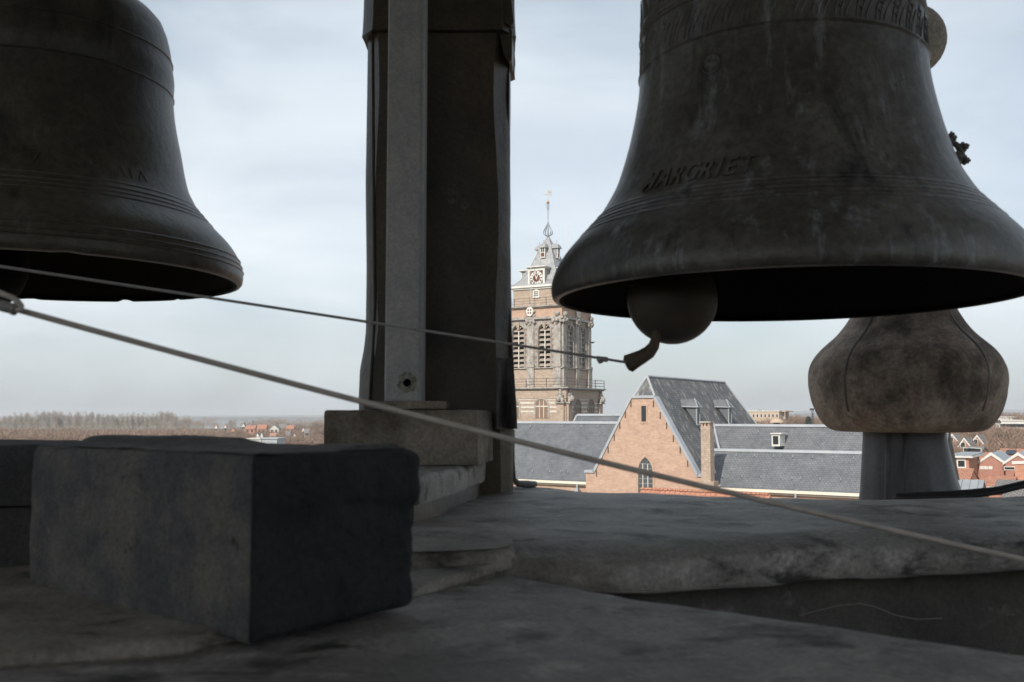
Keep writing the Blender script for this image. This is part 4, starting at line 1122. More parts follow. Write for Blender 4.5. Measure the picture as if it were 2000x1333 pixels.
# far white block on the right
Wb = 330.0
def flat_block(name, label, xl, xr, yt, yb, su, depth, wm, rows, cols, ww, wh, group=None, roofbits=()):
    a0, zt0 = on_plane(xl, yt, su); a1, _ = on_plane(xr, yt, su); _, zb0 = on_plane(xl, yb, su)
    b = thing(name, label, 'building', W((a0 + a1) / 2, su, 0), group)
    w = MB().box((a0, su, 0), (a1, su + depth, zt0), Mw).build('wall', wm, b)
    MB().box((a0 - .3, su - .3, zt0 + .003), (a1 + .3, su + depth + .3, zt0 + .5), Mw).build('roof_edge', M_pale, b)
    for i in range(rows):
        for j in range(cols):
            c = a0 + (a1 - a0) * (j + 0.5) / cols; z = zt0 - (i + 0.55) * 3.2
            if z < 1.5: continue
            f = MB().box((c - ww / 2, su - .1, z - wh / 2), (c + ww / 2, su - .004, z + wh / 2), Mw).build('window', M_white, w)
            MB().box((c - ww / 2 + .15, su - .15, z - wh / 2 + .15), (c + ww / 2 - .15, su - .104, z + wh / 2 - .15), Mw).build('pane', M_glass, f)
    for (p0, p1, pt) in roofbits:
        c0, z = on_plane(p0, pt, su + depth / 2); c1, _ = on_plane(p1, pt, su + depth / 2)
        MB().box((c0, su + depth / 2, zt0), (c1, su + depth / 2 + 3, z), Mw).build('roof_plant', M_tilegrey, b)
    return b
flat_block('white_apartment_block', 'long white apartment block above the bare trees at the right edge', 1952, 2012, 823, 834, 430, 12, M_white, 2, 9, 2.2, 1.6)
flat_block('white_apartment_block', 'taller white block with roof plant behind the long white block', 1942, 1976, 816, 834, 470, 12, M_pale, 2, 5, 2.0, 1.5, roofbits=((1955, 1960, 812.5),))
bb = flat_block('apartment_block', 'beige flat roofed apartment block beyond the church roof', 1452, 1520, 804.5, 830, 420, 14, M_apart, 3, 9, 1.0, 1.6, roofbits=((1478, 1482, 801), (1491, 1507, 801.5)))
a0, z0 = on_plane(1520, 804.5, 424); a1, _ = on_plane(1533, 804.5, 424)
MB().box((a0, 424, 0), (a1, 434, z0 - 3.2), Mw).build('corner_bay', M_tilegrey, bb)
MB().box((a0, 423, z0 - .1), (a1 + .3, 434, z0 + .4), Mw).build('corner_roof', M_apart, bb)
for x_ in (a1 - .3,): MB().box((x_, 423.2, z0 - 3.2), (x_ + .3, 423.5, z0 - .1), Mw).build('corner_post', M_apart, bb)
MB().box((a0, 426, z0 - 3.2), (a1 - .6, 426.2, z0 - .1), Mw).build('pane', M_leadtrim, bb)
# gazebo / thatched kiosk in front of it
c, z = on_plane(1515, 822, 300)
k_ = thing('kiosk_roof_lantern', 'small beige domed roof turret just above the church ridge', 'turret', W(c, 300, 0))
o_ = W(c, 300, 0)
m = MB().lathe([(2.2, z - 0.6), (1.9, z), (1.2, z + .5), (0.3, z + .75)], (o_[0], o_[1], 0), 12); m.build('roof', M_apart, k_)
m = MB().lathe([(0.9, 0), (0.9, z - .62)], (o_[0], o_[1], 0), 12); m.build('turret_wall', M_dark, k_)
# mast
m = MB(); b0 = P(1588, 830, 380)
for dx, dy in ((-.35, 0), (.35, 0), (0, .5)): m.tube([(b0.x + dx * 1.6, b0.y + dy, 0), (b0.x + dx, b0.y + dy, P(1588, 802, 380).z)], .09, 4)
m2 = MB(); zc0 = 2.0
ztp = P(1588, 802, 380).z
while zc0 < ztp - 1.2:
    m2.tube([(b0.x - .4, b0.y, zc0), (b0.x + .4, b0.y, zc0 + 1.0)], .06, 4); m2.tube([(b0.x + .4, b0.y, zc0), (b0.x - .4, b0.y, zc0 + 1.0)], .06, 4); zc0 += 1.0
ms = thing('lattice_mast', 'thin dark lattice mast standing among the trees left of the stone onion', 'mast', (b0.x, b0.y, 0))
m.build('leg', M_rail, ms); m2.build('bracing', M_rail, ms)
m = MB(); m.box((b0.x - 1.1, b0.y - .3, ztp), (b0.x + .5, b0.y + .3, ztp + .8)); m.build('lamp_head', M_rail, ms)
# rows beyond the right church roof
flat_block('low_shed', 'low pale long shed in front of the far trees beyond the ridge', 1568, 1604, 826, 832, 520, 14, M_pale, 1, 8, 1.6, 1.2)

# distant town left of the pillar
def far_house(px, py_e, py_p, wpx, Y, wm, rm, lab, front=True):
    c = P(px, py_e, Y); w = wpx / FPX * Y / 2; zp_ = P(px, py_p, Y).z; d = w * 1.2
    h = thing('distant_house', lab, 'house', (c.x, c.y, 0))
    m = MB()
    f = (lambda p, q, z: (c.x + p, c.y + q, z)) if front else (lambda p, q, z: (c.x + q, c.y + p, z))
    hw_ = w if front else d
    m.prism([(-hw_, 0), (hw_, 0), (hw_, c.z), (0, zp_), (-hw_, c.z)], -d if front else -w, d if front else w, f)
    wl = m.build('wall', wm, h)
    m = MB(); m.prism([(-hw_ - .3, c.z - .25), (0, zp_ + .02), (hw_ + .3, c.z - .25), (hw_ + .3, c.z), (0, zp_ + .35), (-hw_ - .3, c.z)], (-d if front else -w) - .2, (d if front else w) + .2, f)
    m.build('roof', rm, h)
    y_ = c.y - (d if front else hw_) - .06
    for s_ in (-.45, .45):
        b = MB().box((c.x + s_ * w - .6, y_, c.z - 2.2), (c.x + s_ * w + .6, y_ + .05, c.z - .6)); b.build('window', M_glass, wl)
for a in ((423, 836, 830.5, 5, 700, M_white, M_tile, 'white gabled house left of the blue hall', True),
          (441, 835, 830, 6, 690, M_pale, M_tile, 'pale house with brown roof right of the first white gable', True),
          (476, 833, 827, 7, 720, M_pale, M_tilegrey, 'pale house with a pointed gable among the far trees', True),
          (491, 838, 832.5, 19, 640, M_brick3, M_tile, 'dull orange roofed house left of the bright roof', False),
          (513, 838.5, 831, 17, 620, M_brick3, M_tile, 'brightest orange roofed house in the far town', False),
          (538, 838, 830.5, 18, 630, M_pale, M_tilegrey, 'grey gabled house right of the bright orange roof', True),
          (553, 837, 829, 14, 660, M_brick2, M_tilegrey, 'brown roofed house beside the grey gable', False),
          (568, 838, 832, 14, 640, M_brick2, M_tile, 'orange brown roof half hidden right of the grey gable', False),
          (593, 842, 836, 6, 600, M_white, M_tilegrey, 'white gabled house near the concrete block', True),
          (600, 844, 839, 9, 560, M_pale, M_tilegrey, 'low pale house near the concrete block', False),
          (504, 853, 846, 7, 470, M_white, M_tilegrey, 'left one of two white gables above the flat roof', True),
          (512, 853, 845.5, 6, 470, M_white, M_tilegrey, 'right one of two white gables above the flat roof', True),
          (456, 842, 836.5, 8, 600, M_brick3, M_tile, 'small orange roofed house left in the far town', True),
          (563, 850, 844, 9, 500, M_white, M_tilegrey, 'white fronted house low in the trees', False),
          (576, 853, 848, 7, 480, M_white, M_tilegrey, 'small white house low in the trees', True),
          (534, 852, 847.5, 11, 490, M_pale, M_brick2, 'pale row house right of the two white gables', False),
          (630, 843, 838, 8, 560, M_white, M_tilegrey, 'white house partly behind the concrete block', False)):
    far_house(*a)
for xl, xr, yt, Y, mt, lab in ((483, 510, 856.5, 380, M_pale, 'long flat pale roof just above the stone block'), (511, 541, 856, 380, M_leadtrim, 'grey flat roof just above the stone block'),
                           (400, 448, 822, 1500, M_ironblue, 'long blue grey industrial hall on the far horizon'), (462, 492, 822, 1700, M_ironblue, 'second smaller blue hall on the far horizon'),
                           (136, 146, 862, 420, M_white, 'tiny white shed in the wood left'), (152, 168, 862, 420, M_pale, 'long pale shed in the wood left'), (118, 130, 864, 420, M_pale, 'grey shed at the edge of the wood left')):
    a = P(xl, yt, Y); b_ = P(xr, yt, Y)
    t = thing('flat_roofed_hall', lab, 'building', ((a.x + b_.x) / 2, Y, 0))
    MB().box((a.x, Y, 0), (b_.x, Y + 14, a.z - .4)).build('wall', mt, t)
    MB().box((a.x - .4, Y - .4, a.z - .4), (b_.x + .4, Y + 14.4, a.z)).build('roof', mt, t)

# =================================================================== TREES
def twig_cloud(n, rx, rz, zc, seed, lw=0.09, ln=1.5, up=0.5, hollow=0.25):
    """thin two-triangle slivers filling an uneven crown volume"""
    g_ = np.random.default_rng(seed)
    lobes = [(0, 0, 0, 1.0)] + [(g_.uniform(-.5, .5) * rx, g_.uniform(-.5, .5) * rx, g_.uniform(-.45, .55) * rz, g_.uniform(.35, .6)) for _ in range(7)]
    V = []; F = []
    for i in range(n):
        lo = lobes[g_.integers(0, len(lobes))]
        d = g_.normal(size=3); d /= np.linalg.norm(d)
        rr = g_.uniform(hollow, 1) ** 0.5 * lo[3]
        p = np.array([lo[0] + d[0] * rx * rr, lo[1] + d[1] * rx * rr, zc + lo[2] + d[2] * rz * rr])
        t = d * 0.8 + np.array([0, 0, up]) + g_.normal(size=3) * 0.35; t /= np.linalg.norm(t)
        s = g_.normal(size=3); s -= t * s.dot(t); s /= np.linalg.norm(s)
        L = ln * g_.uniform(.6, 1.3); w = lw * g_.uniform(.6, 1.4)
        b = len(V)
        V += [p - s * w, p + s * w, p + t * L]
        F.append((b, b + 1, b + 2))
    return V, F
def limb_set(h, rx, seed, m, trunk_r=0.3, n=9):
    g_ = np.random.default_rng(seed)
    m.tube([(0, 0, 0), (0.1, 0, h * .3), (g_.uniform(-.3, .3), .1, h * .6), (g_.uniform(-.5, .5), 0, h * .95)], [trunk_r, trunk_r * .75, trunk_r * .5, trunk_r * .1], 6)
    for i in range(n):
        w = g_.uniform(0, 6.28); z0 = h * g_.uniform(.28, .75); L = rx * g_.uniform(.6, 1.0)
        p0 = Vector((0, 0, z0)); p1 = Vector((math.cos(w) * L * .5, math.sin(w) * L * .5, z0 + L * .5)); p2 = Vector((math.cos(w) * L, math.sin(w) * L, z0 + L * 1.1))
        m.tube([p0, p1, p2], [trunk_r * .4, trunk_r * .25, trunk_r * .06], 4, False)
def tree_proto(kind, seed):
    t = thing('bare_tree', 'tree', 'tree')
    m = MB()
    if kind == 'poplar':
        limb_set(24, 3.4, seed, m, .38, 14); m.build('trunk', M_bark2, t)
        V, F = twig_cloud(2600, 3.2, 9.0, 15.5, seed, .045, 1.5, .9); MB().add(V, F).build('crown', M_bark2, t)
    elif kind == 'round':
        limb_set(13, 5, seed, m, .34, 12); m.build('trunk', M_bark, t)
        V, F = twig_cloud(3600, 5.4, 4.7, 9.0, seed, .04, 1.2, .4); MB().add(V, F).build('crown', M_bark, t)
    elif kind == 'red':
        limb_set(11, 4, seed, m, .28, 10); m.build('trunk', M_bark3, t)
        V, F = twig_cloud(2600, 4.2, 4.2, 7.6, seed, .04, 1.1, .5); MB().add(V, F).build('crown', M_bark3, t)
    else:
        m.tube([(0, 0, 0), (0, 0, 11)], [.3, .05], 6); m.build('trunk', M_bark, t)
        g_ = np.random.default_rng(seed); V = []; F = []
        for i in range(1400):
            z = g_.uniform(1.5, 12.5); r = (13 - z) / 11.5 * 3.0 * g_.uniform(.3, 1) ** .5; w = g_.uniform(0, 6.28)
            p = np.array([r * math.cos(w), r * math.sin(w), z]); s = g_.normal(size=3); s /= np.linalg.norm(s); t2 = np.array([math.cos(w), math.sin(w), -.3]) * g_.uniform(.4, .9)
            b = len(V); V += [p - s * .25, p + s * .25, p + t2]; F.append((b, b + 1, b + 2))
        MB().add(V, F).build('crown', M_conifer, t)
    return t
protos = {}
for kind, sds in (('poplar', (11, 12, 13)), ('round', (21, 22, 23)), ('red', (31, 32)), ('conifer', (41,))):
    protos[kind] = [tree_proto(kind, s) for s in sds]
used = set()
def put(kind, px, py_top, Y, label, group, sx=1.0):
    H = {'poplar': 25.0, 'round': 14.0, 'red': 12.3, 'conifer': 13.0}[kind]
    i = random.randrange(len(protos[kind])); pr = protos[kind][i]
    if pr.name in used: t = copy_tree(pr)
    else: t = pr; used.add(pr.name)
    p = P(px, py_top, Y)
    s = p.z / H
    t.location = (p.x, Y, 0); t.scale = (s * sx, s * sx, s); t.rotation_euler = (0, 0, random.uniform(0, 6.28))
    t['label'] = label; t['group'] = group
    return t
# poplar row on the left skyline
pop = [(10, 812), (20, 810), (32, 805), (42, 803.5), (52, 804.5), (60, 806), (75, 803), (84, 802), (97, 803), (108, 801), (114, 803), (124, 803), (135, 802), (148, 803), (156, 802), (170, 803), (179, 803), (193, 806), (202, 805.5), (212, 808), (221, 808), (231, 808), (241, 807), (250, 806), (260, 804), (270, 804), (279, 805), (288, 806), (298, 804), (308, 803.5), (317, 802.5), (325, 803), (334, 804), (343, 805), (360, 811), (367, 810)]
ORD = ['first', 'second', 'third', 'fourth', 'fifth', 'sixth', 'seventh', 'eighth', 'ninth', 'tenth', 'eleventh', 'twelfth', 'thirteenth', 'fourteenth', 'fifteenth', 'sixteenth', 'seventeenth', 'eighteenth', 'nineteenth', 'twentieth', 'twenty-first', 'twenty-second', 'twenty-third', 'twenty-fourth', 'twenty-fifth', 'twenty-sixth', 'twenty-seventh', 'twenty-eighth', 'twenty-ninth', 'thirtieth', 'thirty-first', 'thirty-second', 'thirty-third', 'thirty-fourth', 'thirty-fifth', 'thirty-sixth']
lab_p = 'tall bare poplar standing in the row on the left skyline'
for i_, (px, py) in enumerate(pop):
    put('poplar', px, py - .5, random.uniform(900, 960), ORD[i_] + ' tall bare poplar from the left in the skyline row', 'poplars in a row on the left skyline', random.uniform(.95, 1.25))
# second thinner rank, low, behind
for i in range(26):
    put('poplar', 5 + i * 14.5 + random.uniform(-4, 4), random.uniform(816, 821), random.uniform(1000, 1200), 'bare tree in the lower rank between the poplars', 'lower trees between the poplars', 1.3)
put('round', 132, 834, 560, 'dark round bare tree in front of the wood on the left', 'single trees of the left wood', 1.2)
put('round', 52, 836, 560, 'pale round bare tree at the far left of the wood', 'single trees of the left wood', 1.1)
put('round', 30, 838, 540, 'broad bare tree left of the pale round tree', 'single trees of the left wood', 1.1)
for i_, (px, py, Y) in enumerate(sorted(((470, 836, 560), (520, 830, 720), (556, 826, 700), (586, 826, 720), (608, 829, 700), (624, 824, 640), (640, 825, 640), (628, 832, 520), (545, 840, 500), (490, 846, 470), (455, 845, 480), (560, 846, 470), (590, 850, 450), (612, 846, 470)))):
    put('round', px, py, Y, ORD[i_] + ' bare brown tree from the left between the far houses', 'bare trees between the far houses', random.uniform(1, 1.3))
# trees beyond the church roof
for i_, (px, py, Y, k) in enumerate(sorted(((1466, 821, 370, 'round'), (1476, 819, 370, 'round'), (1488, 815, 360, 'red'), (1499, 818, 365, 'round'), (1507, 812, 380, 'red'), (1514, 816, 385, 'round'), (1540, 809, 430, 'round'), (1550, 811, 440, 'round'), (1562, 812, 440, 'round'), (1572, 812, 450, 'round'), (1597, 815, 430, 'round'), (1606, 813, 440, 'round'), (1534, 812, 450, 'round')))):
    put(k, px, py, Y, ORD[i_] + ' bare tree from the left beyond the church ridge, by the beige block', 'bare trees beyond the church ridge', 1.1)
put('conifer', 1579, 810.5, 420, 'dark evergreen tree among bare trees left of the lattice mast', 'evergreens')
# trees on the right
for px, py, Y, k in ((1850, 842, 290, 'round'), (1868, 845, 280, 'round'), (1885, 843, 300, 'round'), (1902, 838, 300, 'round'), (1918, 834, 310, 'round'), (1932, 832, 320, 'round'), (1948, 834, 320, 'red'), (1960, 830, 340, 'red'), (1972, 806, 420, 'red'), (1985, 832, 330, 'round'), (2000, 835, 300, 'round'), (1995, 815, 500, 'round'), (1925, 850, 250, 'round'), (1945, 852, 250, 'round'), (1965, 853, 245, 'round'), (1985, 850, 250, 'round'), (1900, 856, 240, 'round'), (1880, 858, 240, 'round'), (2010, 850, 260, 'round'), (1860, 856, 240, 'round'), (1975, 805, 900, 'round'), (1958, 804, 950, 'round'), (1990, 804, 900, 'round'), (1910, 866, 215, 'round'), (1937, 868, 215, 'round'), (1955, 864, 220, 'round'), (1978, 866, 215, 'round'), (1998, 862, 220, 'round'), (1860, 872, 205, 'round'), (1874, 868, 210, 'round'), (1848, 866, 215, 'round'), (1890, 872, 205, 'round')):
    put(k, px, py, Y, 'bare tree in the wooded belt right of the stone onion', 'bare trees right of the stone onion', random.uniform(1.0, 1.3))
put('red', 1893, 914, 152, 'leafless shrubby tree beside the three small white windows', 'garden trees', .9)
put('red', 1899, 908, 156, 'taller leafless garden tree against the brick house', 'garden trees', .7)
for k in protos:
    for pr in protos[k]:
        if pr.name not in used:
            for ch in [x for x in bpy.data.objects if x.parent == pr]: bpy.data.objects.remove(ch)
            bpy.data.objects.remove(pr)
# woods that read as one mass
def wood(name, label, items, m, seed, ntw=130):
    """items: (px0, px1, ytop0, ytop1, Y0, Y1, count)"""
    g_ = np.random.default_rng(seed); V = []; F = []
    tV, tF = twig_cloud(ntw, 6.0, 5.4, 8.0, seed + 5, .11, 1.7, .4, .05)
    tV = np.array(tV); 
    for (x0, x1, y0, y1, Y0, Y1, cnt) in items:
        for i in range(cnt):
            Y = g_.uniform(Y0, Y1); px = g_.uniform(x0, x1); py = np.interp(px, [x0, x1], [y0, y1]) + g_.uniform(-1.5, 4)
            p = P(px, py, Y)
            h = max(p.z, 6.0)
            s = h / 13.5; an = g_.uniform(0, 6.28)
            R = np.array([[math.cos(an), -math.sin(an), 0], [math.sin(an), math.cos(an), 0], [0, 0, 1]])
            vv = (tV * [s * 1.15, s * 1.15, s]) @ R.T + [p.x, Y, 0]
            b = len(V) if isinstance(V, list) else 0
            V.append(vv)
    nT = len(V); k = len(tV)
    VV = np.concatenate(V)
    FF = (np.array(tF)[None] + (np.arange(nT) * k)[:, None, None]).reshape(-1, 3)
    mm = MB(); mm.v = VV.tolist(); mm.f = [tuple(f) for f in FF.tolist()]
    o = mm.build(name, m)
    return tag(o, label, None, None, 'stuff')
wood('woodland', 'brown leafless woodland stretching below the left skyline', [(-150, 380, 838, 838, 430, 600, 330), (-150, 380, 832, 834, 620, 800, 200), (380, 700, 836, 832, 560, 900, 200), (380, 700, 850, 846, 420, 520, 120)], M_bark, 3, 420)
wood('woodland', 'grey distant woodland below the horizon', [(-200, 720, 823, 822, 1100, 1700, 260), (-200, 720, 818, 817, 1900, 3000, 260), (1430, 2150, 818, 815, 700, 1300, 260), (1430, 2150, 812, 811, 1500, 3000, 240)], M_bark, 4, 220)
wood('woodland', 'brown leafless wood behind the red houses on the right', [(1840, 2120, 838, 832, 300, 420, 110), (1430, 1640, 820, 820, 430, 600, 70), (1840, 2120, 862, 858, 215, 280, 50)], M_bark, 5, 800)
# bird
bp = P(1157, 669.5, 60)
m = MB(); m.ball(bp, .07, 8, (1.8, 1, .8))
for s_ in (-1, 1): m.add([bp + Vector((-.05, 0, 0)), bp + Vector((.08, 0, 0)), bp + Vector((s_ * .26, s_ * .1, .09))], [(0, 1, 2)])
tag(m.build('bird', M_bird), 'tiny dark bird flying beside the church tower', 'bird')

# =================================================================== FOREGROUND: THE CARILLON LANTERN
Z = EYE
def F_(x, y, z): return Vector((x, y, z + EYE))
# --- body of the town hall tower below and roof of the lantern above
body = thing('town_hall_tower', 'tower carrying the carillon, its lead covered parapet in the foreground', 'tower', (0, 0.3, 0))
MB().box((-2.6, -2.6, 0), (1.9, 1.45, Z - 1.6)).build('tower_wall', M_brick, body)
MB().box((-2.6, -2.6, Z - 1.6), (1.9, 1.3, Z - 1.5)).build('floor', M_wood, body)
MB().box((-3.4, -3.0, Z + 1.75), (2.9, 2.7, Z + 1.87)).build('lantern_ceiling', M_roofin, body)
rf = MB().add([(-3.6, -3.2, Z + 1.88), (3.1, -3.2, Z + 1.88), (3.1, 2.85, Z + 1.88), (-3.6, 2.85, Z + 1.88), (-.3, 0, Z + 4.5)], [(3, 2, 1, 0), (0, 1, 4), (1, 2, 4), (2, 3, 4), (3, 0, 4)]).build('lantern_roof', M_lead, body)
for x, y in ((-2.55, -2.3), (1.75, -2.3), (2.75, 2.35), (-2.9, 2.5)):
    MB().box((x - .19, y - .19, Z - 1.6), (x + .19, y + .19, Z + 1.75)).build('corner_post', M_lead2, body)
MB().box((-2.6, -2.75, Z - 1.6), (2.0, -2.6, Z + 0.1)).build('rear_light_blocker', M_wood, body)  # unseen wall behind the camera, added to block low light
MB().box((-3.0, -2.6, Z - 1.6), (-2.75, 1.2, Z - 0.15)).build('side_light_blocker', M_wood, body)  # unseen side walls, likewise added to cut low light
MB().box((1.95, -2.6, Z - 1.6), (2.15, 1.2, Z - 0.15)).build('side_light_blocker', M_wood, body)
for i in range(6):
    MB().box((0.0 + i * .33, -2.7, Z + 0.1), (0.28 + i * .33, -2.62, Z + 1.75)).build('rear_blocker_board', M_wood, body)  # unseen boards, added to dim surfaces facing the camera
for (x0, x1, y) in ((-2.6, 2.6, 2.02), (-2.6, 2.6, 2.46)):
    MB().box((x0, y - .05, Z + 1.38), (x1, y + .05, Z + 1.55)).build('bell_beam', M_galv, body)
for x in (-2.4, 2.4): MB().box((x - .05, -2.3, Z + 1.56), (x + .05, 3.0, Z + 1.74)).build('bell_beam', M_galv, body)

# --- lead covered sill
def resample(pts, n):
    pts = [Vector(p) for p in pts]; L = [0]
    for i in range(1, len(pts)): L.append(L[-1] + (pts[i] - pts[i - 1]).length)
    out = []
    for k in range(n):
        t = L[-1] * k / (n - 1); i = 1
        while i < len(L) - 1 and L[i] < t: i += 1
        u_ = (t - L[i - 1]) / max(1e-9, L[i] - L[i - 1])
        a = pts[i - 1]; b_ = pts[i]
        out.append(a.lerp(b_, u_))
    # smooth a little
    for _ in range(3):
        out = [out[0]] + [(out[i - 1] + out[i] * 2 + out[i + 1]) / 4 for i in range(1, n - 1)] + [out[-1]]
    return out
def sheet(back, front, drop, n=110, mrow=34, amp=.004, seed=0.0, lip=.012, under=.03, roll=.012, ripple=0.0, zfun=None):
    """lead sheet from back line to front line (xyz), rolled over the front edge and dropped; returns MB"""
    B = resample(back, n); Fr = resample(front, n)
    dr = drop if callable(drop) else (lambda s: drop)
    vs = []; cols = None
    for i in range(n):
        s = i / (n - 1); a = B[i]; b_ = Fr[i]
        out = (b_ - a); out.z = 0; out.normalize()
        sec = []
        for j in range(mrow):
            t = j / (mrow - 1)
            p = a.lerp(b_ - out * roll, t)
            if zfun: p.z += zfun(s, t)
            q = p.copy()
            p.z += amp * (mn.noise(Vector((q.x * 4 + seed, q.y * 9, 1.3))) + .5 * mn.noise(Vector((q.x * 13 + seed, q.y * 21, 2.7)))) + ripple * math.sin(t * 9 + s * 3) * mn.noise(Vector((s * 3, t * 2, seed)))
            sec.append(p)
        e = b_.copy(); e.z = sec[-1].z
        w = 1 + .0 * s
        wob = lambda z: amp * 1.6 * mn.noise(Vector((b_.x * 9 + seed, z * 14, 5.1)))
        for ang in (30, 60, 90):
            c_ = e - out * roll - Vector((0, 0, roll))
            sec.append(c_ + out * (roll * math.sin(R_(ang))) + Vector((0, 0, roll * math.cos(R_(ang)))))
        D = dr(s) + .003 * mn.noise(Vector((s * 7, seed, 0)))
        for t in (.25, .5, .75, .93):
            z = e.z - roll - (D - roll) * t
            sec.append(Vector((e.x, e.y, z)) + out * (wob(z) + .003 * math.sin(t * 3)))
        z = e.z - D
        sec.append(Vector((e.x, e.y, z)) + out * lip)
        sec.append(Vector((e.x, e.y, z - .003)) + out * (lip - .006))
        sec.append(Vector((e.x, e.y, z + .002)) - out * under)
        sec.append(Vector((a.x, a.y, z + .002)))
        cols = len(sec); vs += sec
    fs = []
    for i in range(n - 1):
        for j in range(cols):
            j2 = (j + 1) % cols
            fs.append((i * cols + j, i * cols + j2, (i + 1) * cols + j2, (i + 1) * cols + j))
    fs.append(tuple(range(cols))); fs.append(tuple((n - 1) * cols + j for j in range(cols))[::-1])
    return MB().add(vs, fs)
par = thing('lead_covered_parapet', 'broad parapet covered with grey weathered lead sheets, under the bells', 'parapet', F_(.3, 1.9, -1.5))
back = [F_(-.5, 3.0, -.2), F_(-.1, 2.85, -.2), F_(.18, 2.59, -.2), F_(.5, 2.42, -.2), F_(.86, 2.32, -.2), F_(1.25, 2.44, -.2), F_(1.9, 2.6, -.2)]
front = [F_(-.42, 1.62, -.2), F_(.0, 1.51, -.2), F_(.15, 1.47, -.2), F_(.33, 1.54, -.2), F_(.53, 1.63, -.2), F_(.70, 1.67, -.2), F_(.885, 1.69, -.2), F_(1.4, 1.76, -.2), F_(1.9, 1.8, -.2)]
def zf(s, t):
    z = -.006 * math.exp(-((t - .32) / .05) ** 2) * (1 - s) + .004 * math.sin(t * 7)
    if t > .9: z -= .02 * ((t - .9) / .1) ** 2
    return z
sh1 = sheet(back, front, lambda s: float(np.interp(s, [0, .185, .25, .367, .39, .55, 1], [.04, .035, .043, .053, .053, .046, .042])), amp=.005, seed=3.0, ripple=.003, zfun=zf, n=150, mrow=44)
o = sh1.build('lead_sheet', M_lead, par, smooth=True, auto=70); o['label'] = 'main grey lead sheet rolled over the edge'
# wall below the sheet
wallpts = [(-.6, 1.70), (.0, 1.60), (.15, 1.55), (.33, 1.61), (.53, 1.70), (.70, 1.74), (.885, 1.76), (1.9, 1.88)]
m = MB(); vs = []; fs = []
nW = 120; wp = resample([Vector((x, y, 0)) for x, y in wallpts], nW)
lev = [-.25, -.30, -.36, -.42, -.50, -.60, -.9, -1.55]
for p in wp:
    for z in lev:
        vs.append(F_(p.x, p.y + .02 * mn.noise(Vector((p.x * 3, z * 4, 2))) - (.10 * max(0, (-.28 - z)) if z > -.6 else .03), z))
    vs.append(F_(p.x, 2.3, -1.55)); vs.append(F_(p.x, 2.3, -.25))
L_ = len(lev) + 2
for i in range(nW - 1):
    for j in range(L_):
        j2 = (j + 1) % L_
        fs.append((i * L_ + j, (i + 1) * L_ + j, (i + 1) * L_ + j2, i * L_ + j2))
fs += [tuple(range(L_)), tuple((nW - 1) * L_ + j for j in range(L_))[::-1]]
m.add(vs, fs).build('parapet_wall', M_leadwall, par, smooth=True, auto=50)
# near coping slab: far edge runs away to the left
nb = [F_(-1.1, 1.75, -.24), F_(-.35, 1.62, -.24), F_(-.03, 1.515, -.24)]
edge = [F_(-.03, 1.512, -.24), F_(.116, 1.378, -.24), F_(.26, 1.232, -.24), F_(.378, 1.123, -.24), F_(.454, 1.053, -.24), F_(.56, .985, -.24), F_(.75, .86, -.24), F_(.95, .75, -.24)]
inner = [F_(-1.3, 1.75, -.24), F_(-1.3, 1.2, -.24), F_(-1.25, .6, -.24), F_(-.9, .35, -.24), F_(-.4, .25, -.24), F_(0, .22, -.24), F_(.4, .2, -.24), F_(.8, .18, -.24)]
sh2 = sheet(inner, edge, .07, n=120, mrow=60, amp=.005, seed=9.0, roll=.02, lip=.004)
o = sh2.build('lead_sheet', M_lead, par, smooth=True, auto=70); o['label'] = 'near lead sheet with its edge running to the lower right'
MB().box((-1.2, .3, Z - 1.5), (.1, 1.40, Z - .32)).build('parapet_core', M_leadwall, par)
MB().add([tuple(F_(*p)) for p in ((.1, .3, -1.5), (.62, .3, -1.5), (.62, .82, -1.5), (.1, 1.34, -1.5), (.1, .3, -.32), (.62, .3, -.32), (.62, .82, -.32), (.1, 1.34, -.32))], [(0, 3, 2, 1), (4, 5, 6, 7), (0, 1, 5, 4), (1, 2, 6, 5), (2, 3, 7, 6), (3, 0, 4, 7)]).build('parapet_core', M_leadwall, par)
MB().box((.3, .9, Z - .5), (1.9, 1.75, Z - .42)).build('gutter_floor', M_lead3, par)
# overlapping sheet under the blocks
ub = [F_(-1.3, 1.95, -.226), F_(-.6, 1.85, -.22), F_(-.17, 1.84, -.214), F_(.02, 1.76, -.205)]
uf = [F_(-1.25, .93, -.226), F_(-.495, .945, -.226), F_(-.335, 1.0, -.226), F_(-.2, 1.2, -.225), F_(-.1, 1.36, -.224), F_(-.028, 1.47, -.222)]
sh3 = sheet(ub, uf, .016, n=110, mrow=50, amp=.0035, seed=21.0, roll=.008, lip=.004, under=.02)
o = sh3.build('lead_sheet', M_lead3, par, smooth=True, auto=70); o['label'] = 'brownish overlapping lead sheet under the stone blocks'
# raised fold where three sheets meet
fb = [F_(-.20, 1.95, -.212), F_(-.12, 1.93, -.206), F_(-.02, 1.86, -.200)]
ff = [F_(-.19, 1.38, -.214), F_(-.09, 1.47, -.205), F_(-.005, 1.50, -.203), ]
sh4 = rough_slab([(-.30, 1.42), (-.10, 1.44), (-.02, 1.475), (.012, 1.53), (.006, 1.64), (-.03, 1.76), (-.09, 1.86), (-.20, 1.92), (-.34, 1.9)], Z - .232, Z - .2005, .025, .0025, edge=.03, seed=4)
o = sh4.build('lead_fold', M_lead3, par, smooth=True, auto=60)
